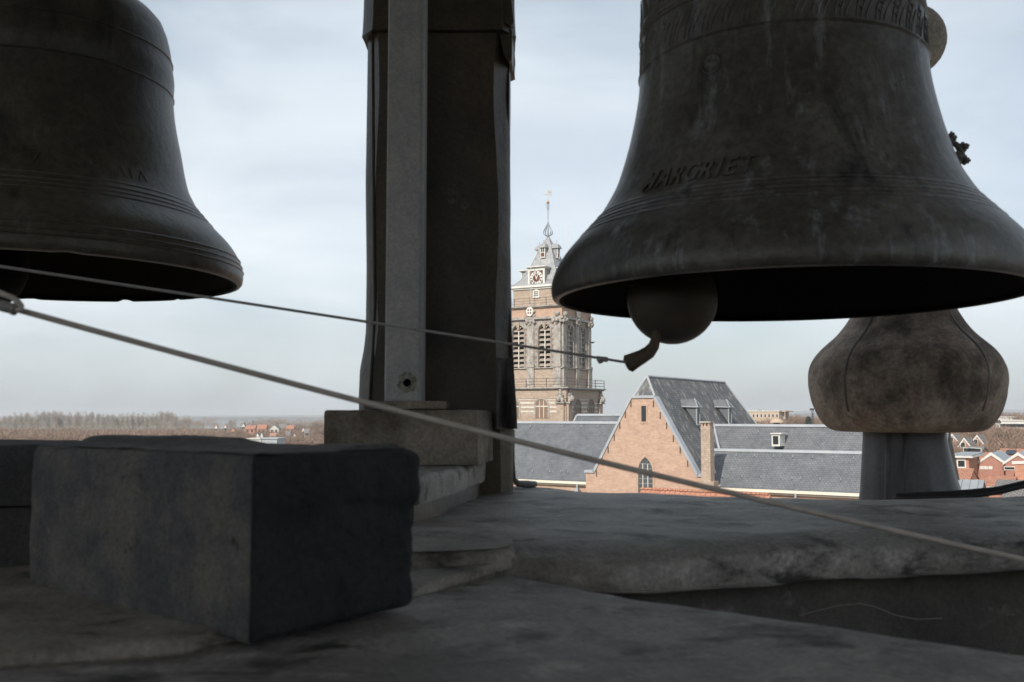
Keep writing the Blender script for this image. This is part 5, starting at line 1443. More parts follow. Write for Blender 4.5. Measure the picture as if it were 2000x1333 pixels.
# lead clad step under the concrete block
stp = [(-.95, 1.80), (-.172, 1.83), (-.148, 1.95), (-.118, 2.12), (-.092, 2.30), (-.066, 2.5), (-.05, 2.72), (-.10, 2.9), (-.95, 2.9)]
o = rough_slab([(x, y) for x, y in stp], Z - .165, Z - .113, .04, .006, edge=.014, seed=8).build('lead_step', M_lead, par, smooth=True, auto=60)
o['label'] = 'upper rounded lead layer of the step under the concrete block'
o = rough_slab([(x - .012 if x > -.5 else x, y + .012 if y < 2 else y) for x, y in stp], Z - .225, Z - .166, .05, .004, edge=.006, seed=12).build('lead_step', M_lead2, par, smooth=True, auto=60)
o['label'] = 'lower recessed lead layer of the step'

# --- concrete block, steel post
cb = [(-.432, 2.245), (-.079, 2.235), (-.048, 2.46), (-.42, 2.48)]
m = rough_slab([(x, y) for x, y in cb], Z - .112, Z + .013, .025, .0022, edge=.008, seed=31)
tag(m.build('concrete_block', M_conc, loc=F_(-.25, 2.35, -.112), smooth=True, auto=50), 'mossy brown concrete block under the steel post, in front of the lead pillar', 'block')
post = thing('steel_post', 'grey galvanised square steel post standing on the concrete block', 'post', F_(-.25, 2.33, .013))
PX0, PX1, PY = -.2975, -.2240, 2.30
# front face with a round hole
hc = P(795, 748, PY); hx, hz, hr_ = hc.x, hc.z, .0095
zb_, ztp = Z + .034, Z + 1.75
n = 24
m = MB()
ringp = [(hx + hr_ * math.cos(2 * math.pi * i / n), PY, hz + hr_ * math.sin(2 * math.pi * i / n)) for i in range(n)]
ring2 = [(p[0], PY + .02, p[2]) for p in ringp]
sq = []
half = .04
for i in range(n):
    w = 2 * math.pi * i / n; c_, s_ = math.cos(w), math.sin(w); k = half / max(abs(c_), abs(s_))
    sq.append((min(max(hx + k * c_, PX0), PX1), PY, hz + k * s_))
m.add(ringp + ring2 + sq, [(i, 2 * n + i, 2 * n + (i + 1) % n, (i + 1) % n) for i in range(n)] + [(i, (i + 1) % n, n + (i + 1) % n, n + i) for i in range(n)])
zs_ = [zb_, hz - half, hz + half, ztp]
def q4(a, b_, c_, d): m.add([a, b_, c_, d], [(0, 1, 2, 3)])
q4((PX0, PY, zs_[0]), (PX1, PY, zs_[0]), (PX1, PY, zs_[1]), (PX0, PY, zs_[1]))
q4((PX0, PY, zs_[2]), (PX1, PY, zs_[2]), (PX1, PY, zs_[3]), (PX0, PY, zs_[3]))
for xa, xb in ((PX0, hx - half), (hx + half, PX1)):
    if xb > xa + 1e-4: q4((xa, PY, zs_[1]), (xb, PY, zs_[1]), (xb, PY, zs_[2]), (xa, PY, zs_[2]))
cr_ = .011
ol = [(PX1 + cr_ * math.sin(R_(a)), PY + cr_ * (1 - math.cos(R_(a)))) for a in (0, 22, 45, 67, 90)] + [(PX1 + cr_, PY + .09), (PX0 - .004, PY + .09), (PX0 - .004, PY + .004), (PX0 - .0012, PY + .0012), (PX0, PY)]
k_ = len(ol)
m.add([(x, y, zb_) for x, y in ol] + [(x, y, ztp) for x, y in ol], [(i, i + 1, k_ + i + 1, k_ + i) for i in range(k_ - 1)])
m.build('tube', M_galv, post)
# grime ring round the hole: a shallow collar of corroded zinc
m = MB(); n2 = 36
vs = []
for j, (rr, dy) in enumerate(((.0096, -.0002), (.013, -.0009), (.0185, -.0006), (.0245, -.0002))):
    for i in range(n2):
        w = 2 * math.pi * i / n2; r2 = rr * (1 + (.22 * mn.noise(Vector((math.cos(w) * 2.6, math.sin(w) * 2.6, 3.3))) if j > 1 else 0))
        vs.append((hx + r2 * math.cos(w), PY + dy, hz + r2 * math.sin(w)))
m.add(vs, [(j * n2 + i, (j + 1) * n2 + i, (j + 1) * n2 + (i + 1) % n2, j * n2 + (i + 1) % n2) for j in range(3) for i in range(n2)])
M_rust = mat('corroded_zinc', (0.10, 0.088, 0.068), (0.40, 0.385, 0.35), scale=110, rough=.9, bump=.001, bscale=200)
m.build('corroded_collar', M_rust, post, smooth=True)
m = MB().box((-.345, 2.262, Z + .0145), (-.155, 2.42, Z + .0335)); o = bevel(m.build('base_plate', M_conc, post), .003)
m = MB()
m.tube([(PX1 + .002, PY + .002, Z + .036), (PX1 + .002, PY + .085, Z + .036)], .007, 6); m.tube([(PX0, PY - .001, Z + .036), (PX1, PY - .001, Z + .036)], .005, 6)
m.build('weld_bead', M_galv, post)

# --- lead clad pillar
pil = thing('lead_clad_pillar', 'dark square pillar clad in dented lead sheet behind the steel post', 'pillar', F_(-.19, 2.7, -.2))
def pillar_rings(rings, n_per=12, amp=.003, seed=1.0, ch=.028):
    """rings: (z, xl, xr, yf, yb, chamfer)"""
    vs = []; cnt = None
    for (z, xl, xr, yf, yb, c_) in rings:
        cs = [(xl + c_, yf), (xr - c_, yf), (xr, yf + c_ * 1.5), (xr, yb - c_), (xr - c_, yb), (xl + c_, yb), (xl, yb - c_), (xl, yf + c_ * 1.5)]
        pts = []
        for i in range(8):
            a = Vector(cs[i]); b_ = Vector(cs[(i + 1) % 8]); k = 8 if i % 2 == 0 else 3
            for j in range(k): pts.append(a.lerp(b_, j / k))
        cx_, cy_ = (xl + xr) / 2, (yf + yb) / 2
        for p in pts:
            d = Vector((p.x - cx_, p.y - cy_)).normalized()
            h_ = amp * (mn.noise(Vector((p.x * 7 + seed, p.y * 7, z * 4))) + .4 * mn.noise(Vector((p.x * 22, p.y * 22 + seed, z * 9))))
            vs.append(F_(p.x + d.x * h_, p.y + d.y * h_, z))
        cnt = len(pts)
    fs = []
    for i in range(len(rings) - 1):
        for k in range(cnt):
            k2 = (k + 1) % cnt
            fs.append((i * cnt + k, i * cnt + k2, (i + 1) * cnt + k2, (i + 1) * cnt + k))
    fs += [tuple(range(cnt))[::-1], tuple((len(rings) - 1) * cnt + k for k in range(cnt))]
    return MB().add(vs, fs)
YF, YB = 2.50, 2.88
def xl_at(px, z): return (px - 1000) / FPX * (YF + .04)
zz = np.linspace(-.20, 1.02, 74)
rings = []
for z in zz:
    py = 812 - z * FPX / YF
    pl = np.interp(py, [60, 250, 450, 640, 680, 720, 770, 840], [709, 708.5, 711, 713, 709, 702, 700, 701])
    pr = np.interp(py, [60, 250, 450, 560, 640, 700, 760, 815, 840, 930], [996, 995, 996, 997, 999, 1001, 1004, 1006, 1002, 1002])
    cf = .036 + .006 * math.sin(z * 9)
    rings.append((z, (pl - 1000) / FPX * (YF + .05), (pr - 1000) / FPX * (YF + .05), YF, YB, cf))
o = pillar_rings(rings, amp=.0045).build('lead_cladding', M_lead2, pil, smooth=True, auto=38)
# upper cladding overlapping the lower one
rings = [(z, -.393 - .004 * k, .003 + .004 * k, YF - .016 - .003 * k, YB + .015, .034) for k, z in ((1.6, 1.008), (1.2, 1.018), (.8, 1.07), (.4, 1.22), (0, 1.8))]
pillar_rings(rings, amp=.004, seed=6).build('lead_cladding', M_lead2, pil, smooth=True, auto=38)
# hanging flap at the upper right
def ribbon(pts, w, th, m=None):
    m = m or MB()
    return m
m = MB()
def flap(px_pts, Y0, Y1, m):
    a = [P(x, y, Y0) for x, y in px_pts]; b_ = [P(x, y, Y0) + Vector((.004, Y1 - Y0, 0)) for x, y in px_pts]
    n = len(a)
    m.add(a + b_, [tuple(range(n))[::-1], tuple(range(n, 2 * n))] + [(i, (i + 1) % n, n + (i + 1) % n, n + i) for i in range(n)])
flap([(985, -60), (994, -60), (1004, 44), (996, 50), (984, 44), (978, 20)], 2.49, 2.56, m)
flap([(976, 40), (990, 48), (1001, 60), (1000, 118), (992, 118), (984, 108), (974, 62)], 2.505, 2.60, m)
o = m.build('lead_flap', M_lead2, pil); bevel(o, .003)
# seams standing proud: left and right rolls
m = MB()
m.tube([P(x, y, 2.56) for x, y in ((993, 100), (992, 250), (990, 400), (992, 560), (996, 640), (1000, 720), (1005, 800), (1006, 838))], [.004] * 2 + [.005] * 4 + [.006] * 2, 8)
o = m.build('lead_seam', M_lead2, pil, smooth=True)
m = MB(); m.tube([P(x, y, 2.50) for x, y in ((728, 60), (729, 250), (730, 450), (732, 600), (727, 700), (722, 800))], .0045, 8)
m.build('lead_seam', M_lead2, pil, smooth=True)
# folded drape lower right
m = MB(); vs = []; n = 22
for i in range(n):
    t = i / (n - 1); py = 700 + 138 * t
    for j in range(9):
        s = j / 8
        px = (968 + 2 * t) * (1 - s) + (1003 + 6 * t) * s
        d = .045 * math.sin(s * 6.4 + t * 1.8) * (0.25 + t)
        vs.append(P(px, py, 2.475 - d * .7))
    for j in range(8, -1, -1):
        s = j / 8
        px = (968 + 2 * t) * (1 - s) + (1003 + 6 * t) * s
        vs.append(P(px, py, 2.55))
c_ = 18
m.add(vs, [(i * c_ + j, i * c_ + (j + 1) % c_, (i + 1) * c_ + (j + 1) % c_, (i + 1) * c_ + j) for i in range(n - 1) for j in range(c_)] + [tuple(range(c_))[::-1], tuple((n - 1) * c_ + j for j in range(c_))])
m.build('lead_drape', M_drape, pil, smooth=True, auto=50)
# foot curling outwards at the right
m = MB(); m.tube([P(1001, 840, 2.62), P(1001, 900, 2.62), P(1003, 935, 2.64), P(1012, 945, 2.66), P(1030, 946, 2.68), P(1046, 946, 2.70)], [.006, .006, .007, .009, .010, .008], 8)
m.build('lead_foot', M_drape, pil, smooth=True)

# --- bells
def prof_fn(pr):
    zs = [p[0] for p in pr]; rs = [p[1] for p in pr]
    def f(z): return float(np.interp(z, zs, rs))
    return f
def smooth_prof(pr, zmax, n=90):
    f = prof_fn(pr)
    zs = np.linspace(0, zmax, n)
    rs = np.array([f(z) for z in zs])
    for _ in range(4): rs[1:-1] = (rs[:-2] + 2 * rs[1:-1] + rs[2:]) / 4
    return zs, rs
def bell(name, label, cx, cy, z0, pr, top, ridges, m_, shoulder, chips=()):
    t = thing(name, label, 'bell', F_(cx, cy, z0))
    zs, rs = smooth_prof(pr, top)
    zfine = np.unique(np.concatenate([zs] + [np.linspace(r - w * 1.6, r + w * 1.6, 9) for r, w, h_ in ridges]))
    out = []
    for z in zfine:
        if z < 0.006: continue
        r = float(np.interp(z, zs, rs))
        for rz, w, h_ in ridges:
            d = abs(z - rz) / w
            if d < 1: r += h_ * (math.cos(d * math.pi) * .5 + .5)
        out.append((r, z))
    out += shoulder
    rim = rs[0]
    # inner wall
    def th(z): return float(np.interp(z, [0, .04, .1, .2, .4, .7], [.010, .045, .052, .04, .028, .026]))
    inner = []
    for z in np.linspace(top - .03, .012, 40):
        inner.append((max(.01, float(np.interp(z, zs, rs)) - th(z)), z))
    profile = [(rim - .012, 0.0), (rim - .002, .002)] + out + [(.02, shoulder[-1][1] - .03)] + [(inner[0][0] * .6, top + .0)] + inner + [(rim - .022, .003)]
    def mod(r, z, w):
        if z < .02:
            for (a, wd, dp) in chips:
                d = abs((w - a + math.pi) % (2 * math.pi) - math.pi) / wd
                if d < 1: z = z + dp * (1 - d * d) * (1 - z / .02 * .3)
        return r, z
    m = MB().lathe(profile, F_(cx, cy, z0), 180, mod=mod, close=True)
    b = m.build('bell_body', m_, t, smooth=True, auto=60)
    b.data.materials.append(M_bellshade)  # inner faces take the painted shade colour
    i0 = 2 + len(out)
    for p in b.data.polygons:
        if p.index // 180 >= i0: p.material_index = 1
    # crown loops and hanger
    m = MB(); zt2 = shoulder[-1][1]
    for k in range(4):
        w = k * math.pi / 2 + .4
        m.tube([F_(cx + .03 * math.cos(w), cy + .03 * math.sin(w), z0 + zt2 - .01), F_(cx + .10 * math.cos(w), cy + .10 * math.sin(w), z0 + zt2 + .05), F_(cx + .09 * math.cos(w), cy + .09 * math.sin(w), z0 + zt2 + .12), F_(cx + .01 * math.cos(w), cy + .01 * math.sin(w), z0 + zt2 + .15)], .02, 8)
    m.build('crown', m_, t, smooth=True)
    m = MB(); m.tube([F_(cx, cy, z0 + zt2 + .1), F_(cx, cy, 1.55)], .022, 8); m.build('hanger', M_iron, t)
    return t, zs, rs
BX, BY, BZ = 2.1 * math.tan(R_(15.7)), 2.1, .25
prR = [(0, .500), (.012, .5055), (.03, .506), (.05, .501), (.075, .490), (.10, .474), (.125, .452), (.15, .428), (.175, .405), (.2, .387), (.25, .3595), (.3, .343), (.35, .329), (.4, .318), (.45, .309), (.5, .3045), (.6, .302), (.7, .300)]
shR = [(.292, .72), (.27, .75), (.225, .775), (.15, .79), (.05, .80)]
ridR = [(.500, .004, .004), (.585, .004, .004), (.594, .003, .003), (.604, .003, .003), (.176, .003, .0018), (.167, .003, .0016), (.156, .004, .0024), (.146, .003, .0016), (.136, .003, .0018)]
bellR, zsR, rsR = bell('bell', 'large dark bronze bell lettered MARGRIET with a leaf frieze, at upper right', BX, BY, BZ, prR, .70, ridR, M_bronze, shR)
LX, LY, LZ = 2.5 * math.tan(R_(-26.0)), 2.5, .35
prL = [(0, .500), (.012, .505), (.03, .505), (.05, .500), (.075, .490), (.1, .475), (.125, .452), (.15, .426), (.2, .383), (.25, .357), (.3, .345), (.35, .336), (.4, .325), (.45, .316), (.5, .311), (.6, .306), (.64, .300), (.67, .292)]
shL = [(.280, .70), (.262, .72), (.235, .74), (.19, .757), (.12, .768), (.04, .775)]
ridL = [(.035, .003, .0028), (.048, .003, .0028), (.064, .003, .0032), (.155, .003, .0026), (.168, .003, .0026), (.181, .004, .003), (.196, .003, .0022), (.55, .05, .004), (.503, .003, .003), (.598, .003, .003)]
a_ch = math.atan2(-LY, -LX)
bellL, zsL, rsL = bell('bell', 'dull brown bronze bell with a chipped rim, cut by the left edge', LX, LY, LZ, prL, .67, ridL, M_bronze2, shL, chips=((a_ch - .22, .03, .010), (a_ch + .10, .05, .003), (math.pi / 2 - .05, .035, .008), (math.pi / 2 - .42, .03, .004), (math.pi / 2 + .5, .04, .003)))
A0R = math.atan2(-BY, -BX); A0L = math.atan2(-LY, -LX)
def on_bell(cx, cy, z0, zs, rs, w, z, off):
    r = float(np.interp(z, zs, rs)) + off
    return F_(cx + r * math.cos(w), cy + r * math.sin(w), z0 + z)
# raised lettering
def letters(text, beta0, beta1, zbase, height, cx, cy, z0, zs, rs, A0, parent, m_, shear=.22, proud=.004, size=None):
    widths = {'M': 1.3, 'A': .95, 'R': .92, 'G': .98, 'I': .52, 'E': .86, 'T': .88, 'V': 1.0, ' ': .8, 'O': 1.0, 'N': 1.0, 'X': .95, 'J': .6}
    tot = sum(widths[c] for c in text); x = 0.0
    for c in text:
        wd = widths[c]
        if c != ' ':
            cu = bpy.data.curves.new('glyph', 'FONT'); cu.body = c; cu.align_x = 'CENTER'; cu.size = 1.0; cu.extrude = .5; cu.resolution_u = 3; cu.offset = .012
            ob = bpy.data.objects.new('glyph', cu); COL.objects.link(ob)
            dg = bpy.context.evaluated_depsgraph_get()
            me = bpy.data.meshes.new_from_object(ob.evaluated_get(dg))
            vs0 = [v.co.copy() for v in me.vertices]; fs0 = [tuple(p.vertices) for p in me.polygons]
            bpy.data.objects.remove(ob); bpy.data.curves.remove(cu); bpy.data.meshes.remove(me)
            k = height / .72
            vs = []
            for v in vs0:
                frac = (x + wd / 2 + (v.x + shear * v.y) / .78) / tot
                be = beta0 + (beta1 - beta0) * frac
                w = A0 - be
                off = proud if v.z > 0 else -.004
                vs.append(on_bell(cx, cy, z0, zs, rs, w, zbase + v.y * k, off))
            MB().add(vs, fs0).build('letter', m_, parent)
        x += wd
letters('MARGRIET', R_(43), R_(7.2), .190, .040, BX, BY, BZ, zsR, rsR, A0R, bellR, M_bronze, proud=.006)
# four-letter worn inscription on the left bell: only a V reads clearly
letters('V', R_(7), R_(1.5), .215, .036, LX, LY, LZ, zsL, rsL, A0L, bellL, M_bronze2, shear=0, proud=.003)
m = MB()
for be, kind in ((-7, 0), (-10.5, 1), (-14, 2), (-19, 1), (-26, 3), (-30, 0), (-35, 3)):
    w0 = A0L - R_(be)
    if kind == 0: pts = [(0, 0), (.0, .028)]
    elif kind == 1: pts = [(-.02, .02), (-.03, .005), (0, .0), (.03, .008), (.025, .024)]
    elif kind == 2: pts = [(-.03, .01), (-.015, .026), (.015, .026), (.03, .01)]
    else: pts = [(-.03, 0), (0, .028), (.03, 0)]
    m.tube([on_bell(LX, LY, LZ, zsL, rsL, w0 + a, .215 + z, .0) for a, z in pts], .0015, 5)
m.build('worn_inscription', M_bronze2, bellL)
# leaf frieze of the right bell
m = MB()
def strokes(m, w0, zc, s, flip=1):
    for k in range(3):
        a = w0 + (k - 1) * .035
        pts = []
        for t in np.linspace(0, 1, 6):
            pts.append(on_bell(BX, BY, BZ, zsR, rsR, a + flip * (.085 * t ** 1.6 - .03), zc - .034 + .07 * t - .01 * k * t, .0004))
        m.tube(pts, [.0013, .0018, .0018, .0015, .0012, .0007], 6)
    for t, l in ((.25, .03), (.5, .035), (.75, .028)):
        a = w0 + flip * (.085 * t ** 1.6 - .03)
        m.tube([on_bell(BX, BY, BZ, zsR, rsR, a, zc - .034 + .07 * t, .001), on_bell(BX, BY, BZ, zsR, rsR, a - l * 1.2, zc - .034 + .07 * t + .008, .0008)], [.002, .0008], 5)
for i in range(44):
    strokes(m, 2 * math.pi * i / 44, .543, 1)
m.build('leaf_frieze', M_bronze, bellR)
m = MB()
for i in range(44): strokes(m, 2 * math.pi * i / 44 + .1, .65, 1, -1)
m.build('leaf_frieze', M_bronze, bellR)
# seal medallion
w0 = A0R - R_(24); zc = .437
m = MB(); n = 28; vs = []
for rr, off in ((.021, -.002), (.021, .003), (.018, .003), (.017, .0012), (.008, .002), (.002, .0035)):
    for i in range(n):
        t = 2 * math.pi * i / n
        vs.append(on_bell(BX, BY, BZ, zsR, rsR, w0 + rr * math.cos(t) / .31, zc + rr * math.sin(t), off + (.0012 * math.sin(3 * t) if rr == .008 else 0)))
m.add(vs, [(j * n + i, j * n + (i + 1) % n, (j + 1) * n + (i + 1) % n, (j + 1) * n + i) for j in range(5) for i in range(n)] + [tuple(5 * n + i for i in range(n))])
m.build('seal_medallion', M_bronze, bellR, smooth=True)
# beaded coronet standing out on the right flank
cy_ = 1.97
m = MB()
m.tube([P(x + 9, y, cy_) for x, y in ((1845, 275), (1852, 279), (1860, 284), (1866, 292), (1869, 302), (1869, 310), (1862, 318), (1852, 316))], [.006, .0062, .0065, .0075, .0075, .007, .008, .008], 8)
m.tube([P(x + 9, y, cy_) for x, y in ((1856, 298), (1862, 306), (1868, 312))], .009, 8)
m.tube([P(x + 9, y, cy_) for x, y in ((1840, 300), (1858, 303), (1864, 308))], .007, 8)
for (x, y, dx, dy) in ((1850, 268, -.1, -1), (1874, 287, .95, -.3), (1876, 313, 1, .1)):
    for (a, b_, r) in ((0, 0, .0068), (-5, -4, .005), (-5, 4, .005), (-1, -6, .0048), (-1, 6, .0048), (5, -2, .0042), (5, 3, .0042), (9, 0, .0028)):
        m.ball(P(x + 9 + a * dx - b_ * dy, y + a * dy + b_ * dx, cy_ + .004 * ((a + b_) % 3 - 1)), r, 8)
m.build('beaded_coronet', M_bronze, bellR, smooth=True)
# clappers
M_ballmetal = mat('worn_clapper_iron', (0.085, 0.066, 0.05), (0.055, 0.047, 0.04), scale=8, rough=.5, bump=.0006, bscale=60, spots=(.16, .12, .085), spot_scale=5, spot_lo=.6, spot_hi=.75)
cB = P(1313, 586, 2.0)
m = MB(); m.ball(cB, .0925, 40)
m.tube([cB + Vector((0, 0, .08)), F_(BX - .1, 2.06, .55), F_(BX, BY, .97)], [.022, .018, .018], 10)
cl = m.build('clapper', M_ballmetal, bellR, smooth=True)
m = MB(); pts = [(1285, 640), (1281, 662), (1277, 676), (1268, 688), (1254, 697), (1240, 704), (1227, 711)]
m.tube([P(x, y, 1.96) for x, y in pts], [.009, .0095, .0115, .0135, .0145, .0165, .019], 12)
m.tube([P(1228, 710.5, 1.96), P(1223, 713, 1.96)], [.019, .013], 12)
m.build('clapper_tail', M_iron, cl, smooth=True)
m = MB(); cL = P(-42, 520, 2.35); m.ball(cL, .112, 32); m.tube([cL + Vector((0, 0, .09)), F_(LX, LY, LZ + .72)], .02, 8)
m.build('clapper', M_bellshade, bellL, smooth=True)  # clapper coloured with the same painted interior shade

# --- wires
def sag(a, b_, n, s):
    return [a.lerp(b_, i / n) - Vector((0, 0, s * 4 * (i / n) * (1 - i / n))) for i in range(n + 1)]
wth = thing('clapper_wire', 'thin steel wire pulling the clapper tail of the MARGRIET bell', 'wire', P(1222, 706, 1.95))
a = P(-160, 497, 1.72); b_ = P(1228, 709, 1.95)
m = MB(); pts = sag(a, b_, 24, -.002); m.tube(pts, .0027, 8); m.build('wire_strand', M_wire, wth, smooth=True)
k0 = P(1180, 701, 1.94)
m = MB(); m.tube([P(1166, 700.5, 1.94), P(1187, 703, 1.94)], .0052, 8)
m.tube([P(1172, 702, 1.94), P(1169, 706, 1.937), P(1171, 709, 1.934), P(1175, 708, 1.934), P(1178, 704, 1.937)], .0026, 6)
m.build('wire_knot', M_wire, wth, smooth=True)
rp_ = thing('wire_rope', 'thicker pale wire rope crossing the whole view from shackle to lower right', 'rope', P(30, 602, 1.16))
a = P(30, 604, 1.16); b_ = P(2080, 1111, 1.30)
m = MB(); pts = sag(a, b_, 60, .010); m.tube(pts, .0037, 12); m.build('rope_strand', M_rope, rp_, smooth=True)
m = MB(); m.tube([P(-40, 587, 1.15), P(5, 598, 1.155), P(27, 604, 1.16)], [.0066, .0068, .0066], 12); m.tube([P(24, 603, 1.16), P(31, 605, 1.16)], .0076, 12)
m.build('ferrule', M_wire, rp_, smooth=True)
m = MB(); m.tube([P(x, y, 1.15) for x, y in ((-40, 556), (-12, 567), (8, 576), (22, 581), (35, 589), (42, 598), (41, 606), (32, 607))], .0034, 10)
m.build('rope_loop', M_rope, rp_, smooth=True)

# --- stone blocks on the parapet
blk = thing('stone_block', 'large rough grey stone block with a dark broken end, nearest the camera', 'stone block', F_(-.35, 1.3, -.225))
C0 = Vector((-.2655, 1.0)); CL = Vector((-.6635, 1.338)); CRt = Vector((-.115, 1.207)); CBk = CL + CRt - C0
zb_b, zt_b = -.232, -.040
def grid_face(m, p00, p10, p11, p01, nu, nv, nrm, amp, sc_, seed, round_u1=0):
    vs = []
    for j in range(nv + 1):
        for i in range(nu + 1):
            u_, v_ = i / nu, j / nv
            p = p00 * (1 - u_) * (1 - v_) + p10 * u_ * (1 - v_) + p11 * u_ * v_ + p01 * (1 - u_) * v_
            e = min(u_, 1 - u_, v_, 1 - v_)
            k = min(1, e * 12)
            d = amp * (mn.noise(p * sc_ + Vector((seed, 0, 0))) + .5 * mn.noise(p * sc_ * 2.7 + Vector((0, seed, 0))))
            vs.append(p + nrm * (d * k - (1 - k) ** 2 * .006))
    m.add(vs, [(j * (nu + 1) + i, j * (nu + 1) + i + 1, (j + 1) * (nu + 1) + i + 1, (j + 1) * (nu + 1) + i) for j in range(nv) for i in range(nu)])
def v3(p, z): return Vector((p.x, p.y, EYE + z))
dL = (CL - C0).normalized(); dR = (CRt - C0).normalized()
CL = CL + dL * .065; CBk = CL + CRt - C0
nL = Vector((-dR.x, -dR.y, 0)); nR = Vector((-dL.x, -dL.y, 0))
chm = .075
A1 = CL - dL * .085; A2 = CL + dR * .085       # chamfer at the far left corner
def rounded(pts, rad):
    out = []
    n = len(pts)
    for i_ in range(n):
        p = pts[i_]; a = pts[i_ - 1]; b_ = pts[(i_ + 1) % n]; rr = rad[i_]
        u0 = (a - p).normalized(); u1 = (b_ - p).normalized()
        for t_ in (0, .25, .5, .75, 1):
            q0 = p + u0 * rr * (1 - t_); q1 = p + u1 * rr * t_
            out.append(q0.lerp(q1, t_))
    return out
base_o = rounded([A1, C0, CRt, CBk, A2], [.006, .007, .022, .02, .008])
ol = []
for i_ in range(len(base_o)):
    a = base_o[i_]; b_ = base_o[(i_ + 1) % len(base_o)]
    k = max(1, int((b_ - a).length / .007))
    for q in range(k): ol.append(a.lerp(b_, q / k))
no = len(ol)
nrm = []
for i_ in range(no):
    t_ = (ol[(i_ + 1) % no] - ol[i_ - 1]).normalized(); nrm.append(Vector((t_.y, -t_.x)))
cen = (C0 + CBk) / 2
levs_ = [0, .003, .008, .016, .028] + [.028 + (zt_b - zb_b - .056) * t_ for t_ in np.linspace(0.04, .96, 24)] + [zt_b - zb_b - .028 + .010 * t_ for t_ in (0, .8, 1.5, 2.0, 2.4, 2.65, 2.8)]
H_ = zt_b - zb_b
vs = []; dk = []
for z in levs_:
    v_ = z / H_
    top_in = .018 * (1 - math.sqrt(max(0, 1 - max(0, (z - (H_ - .018)) / .018) ** 2)))
    bot_in = .008 * (1 - math.sqrt(max(0, 1 - max(0, (.012 - z) / .012) ** 2)))
    for q, n_ in zip(ol, nrm):
        d_end = n_.dot(Vector((nR.x, nR.y)))
        ti, bi = (top_in, bot_in * 1.6) if d_end > .5 else (top_in * .5, bot_in)
        P3 = Vector((q.x, q.y, z))
        off = .0022 * (mn.noise(P3 * 16) + .6 * mn.noise(P3 * 45) + .3 * mn.noise(P3 * 110))
        if d_end > .5:
            u_ = (q - C0).dot(dR) / (CRt - C0).length
            led = .016 / (1 + math.exp(-(v_ - .66 - .05 * math.sin(u_ * 3 + .4)) * 55)) * min(1, max(0, (u_ - .14) * 6))
            off += led * .5 + (.0025 * mn.noise(Vector((q.x * 24, z * 34, 1))) + .003 * mn.noise(Vector((q.x * 70, z * 90, 2)))) * min(1, u_ * 10)
        off -= .010 * max(0, mn.noise(P3 * 34) - .42)
        w_ = q + n_ * (off - ti - bi)
        vs.append((w_.x, w_.y, EYE + zb_b + z + .0015 * mn.noise(P3 * 30)))
fs = [(a_ * no + k, a_ * no + (k + 1) % no, (a_ + 1) * no + (k + 1) % no, (a_ + 1) * no + k) for a_ in range(len(levs_) - 1) for k in range(no)]
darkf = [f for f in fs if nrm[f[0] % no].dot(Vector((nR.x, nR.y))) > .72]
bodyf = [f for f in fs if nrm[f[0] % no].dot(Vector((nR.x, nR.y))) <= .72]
# top surface: rings shrinking to the middle, with two low patches of old mortar
nL_ = len(levs_)
for sc_ in (.97, .93, .88, .82, .76, .7, .62, .54, .45, .35, .25, .15, .06):
    for q in ol:
        p = cen + (q - cen) * sc_
        a_ = (p - C0).dot(dL) / (CL - C0).length; b2_ = (p - C0).dot(dR) / (CRt - C0).length
        z = .003 * mn.noise(Vector((p.x * 12, p.y * 12, 3))) + .001 * mn.noise(Vector((p.x * 60, p.y * 60, 5)))
        z += .010 * max(0, min(1, (b2_ - .55) * 9)) * max(0, min(1, (a_ - .42) * 9)) * (1 - max(0, min(1, (b2_ - .88) * 14)))
        z += .006 * max(0, min(1, (b2_ - .5) * 9)) * max(0, min(1, (.25 - a_) * 9)) * (1 - max(0, min(1, (b2_ - .85) * 14)))
        vs.append((p.x, p.y, EYE + zt_b + z))
    nL_ += 1
bodyf += [(a_ * no + k, a_ * no + (k + 1) % no, (a_ + 1) * no + (k + 1) % no, (a_ + 1) * no + k) for a_ in range(len(levs_) - 1, nL_ - 1) for k in range(no)]
bodyf += [tuple((nL_ - 1) * no + k for k in range(no)), tuple(range(no))[::-1]]
def subset(vs, fl):
    ids = sorted({i_ for f in fl for i_ in f}); mp_ = {a_: b_ for b_, a_ in enumerate(ids)}
    return MB().add([vs[i_] for i_ in ids], [tuple(mp_[i_] for i_ in f) for f in fl])
subset(vs, bodyf).build('block_body', M_block, blk, smooth=True, auto=24)
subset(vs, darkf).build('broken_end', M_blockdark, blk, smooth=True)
# second block, further left, two courses
m = rough_slab([(-1.15, 1.35), (-.70, 1.47), (-.66, 1.62), (-.80, 1.80), (-1.2, 1.7)], Z - .226, Z - .137, .03, .003, edge=.008, seed=50)
b2 = thing('stone_block', 'dark grooved stone block at the left edge behind the large block', 'stone block', F_(-.95, 1.6, -.226))
m.build('lower_course', M_blockgrey, b2, smooth=True, auto=50)
m = rough_slab([(-1.15, 1.353), (-.702, 1.473), (-.662, 1.62), (-.80, 1.80), (-1.2, 1.7)], Z - .134, Z - .044, .03, .003, edge=.008, seed=60)
m.build('upper_course', M_blockgrey, b2, smooth=True, auto=50)

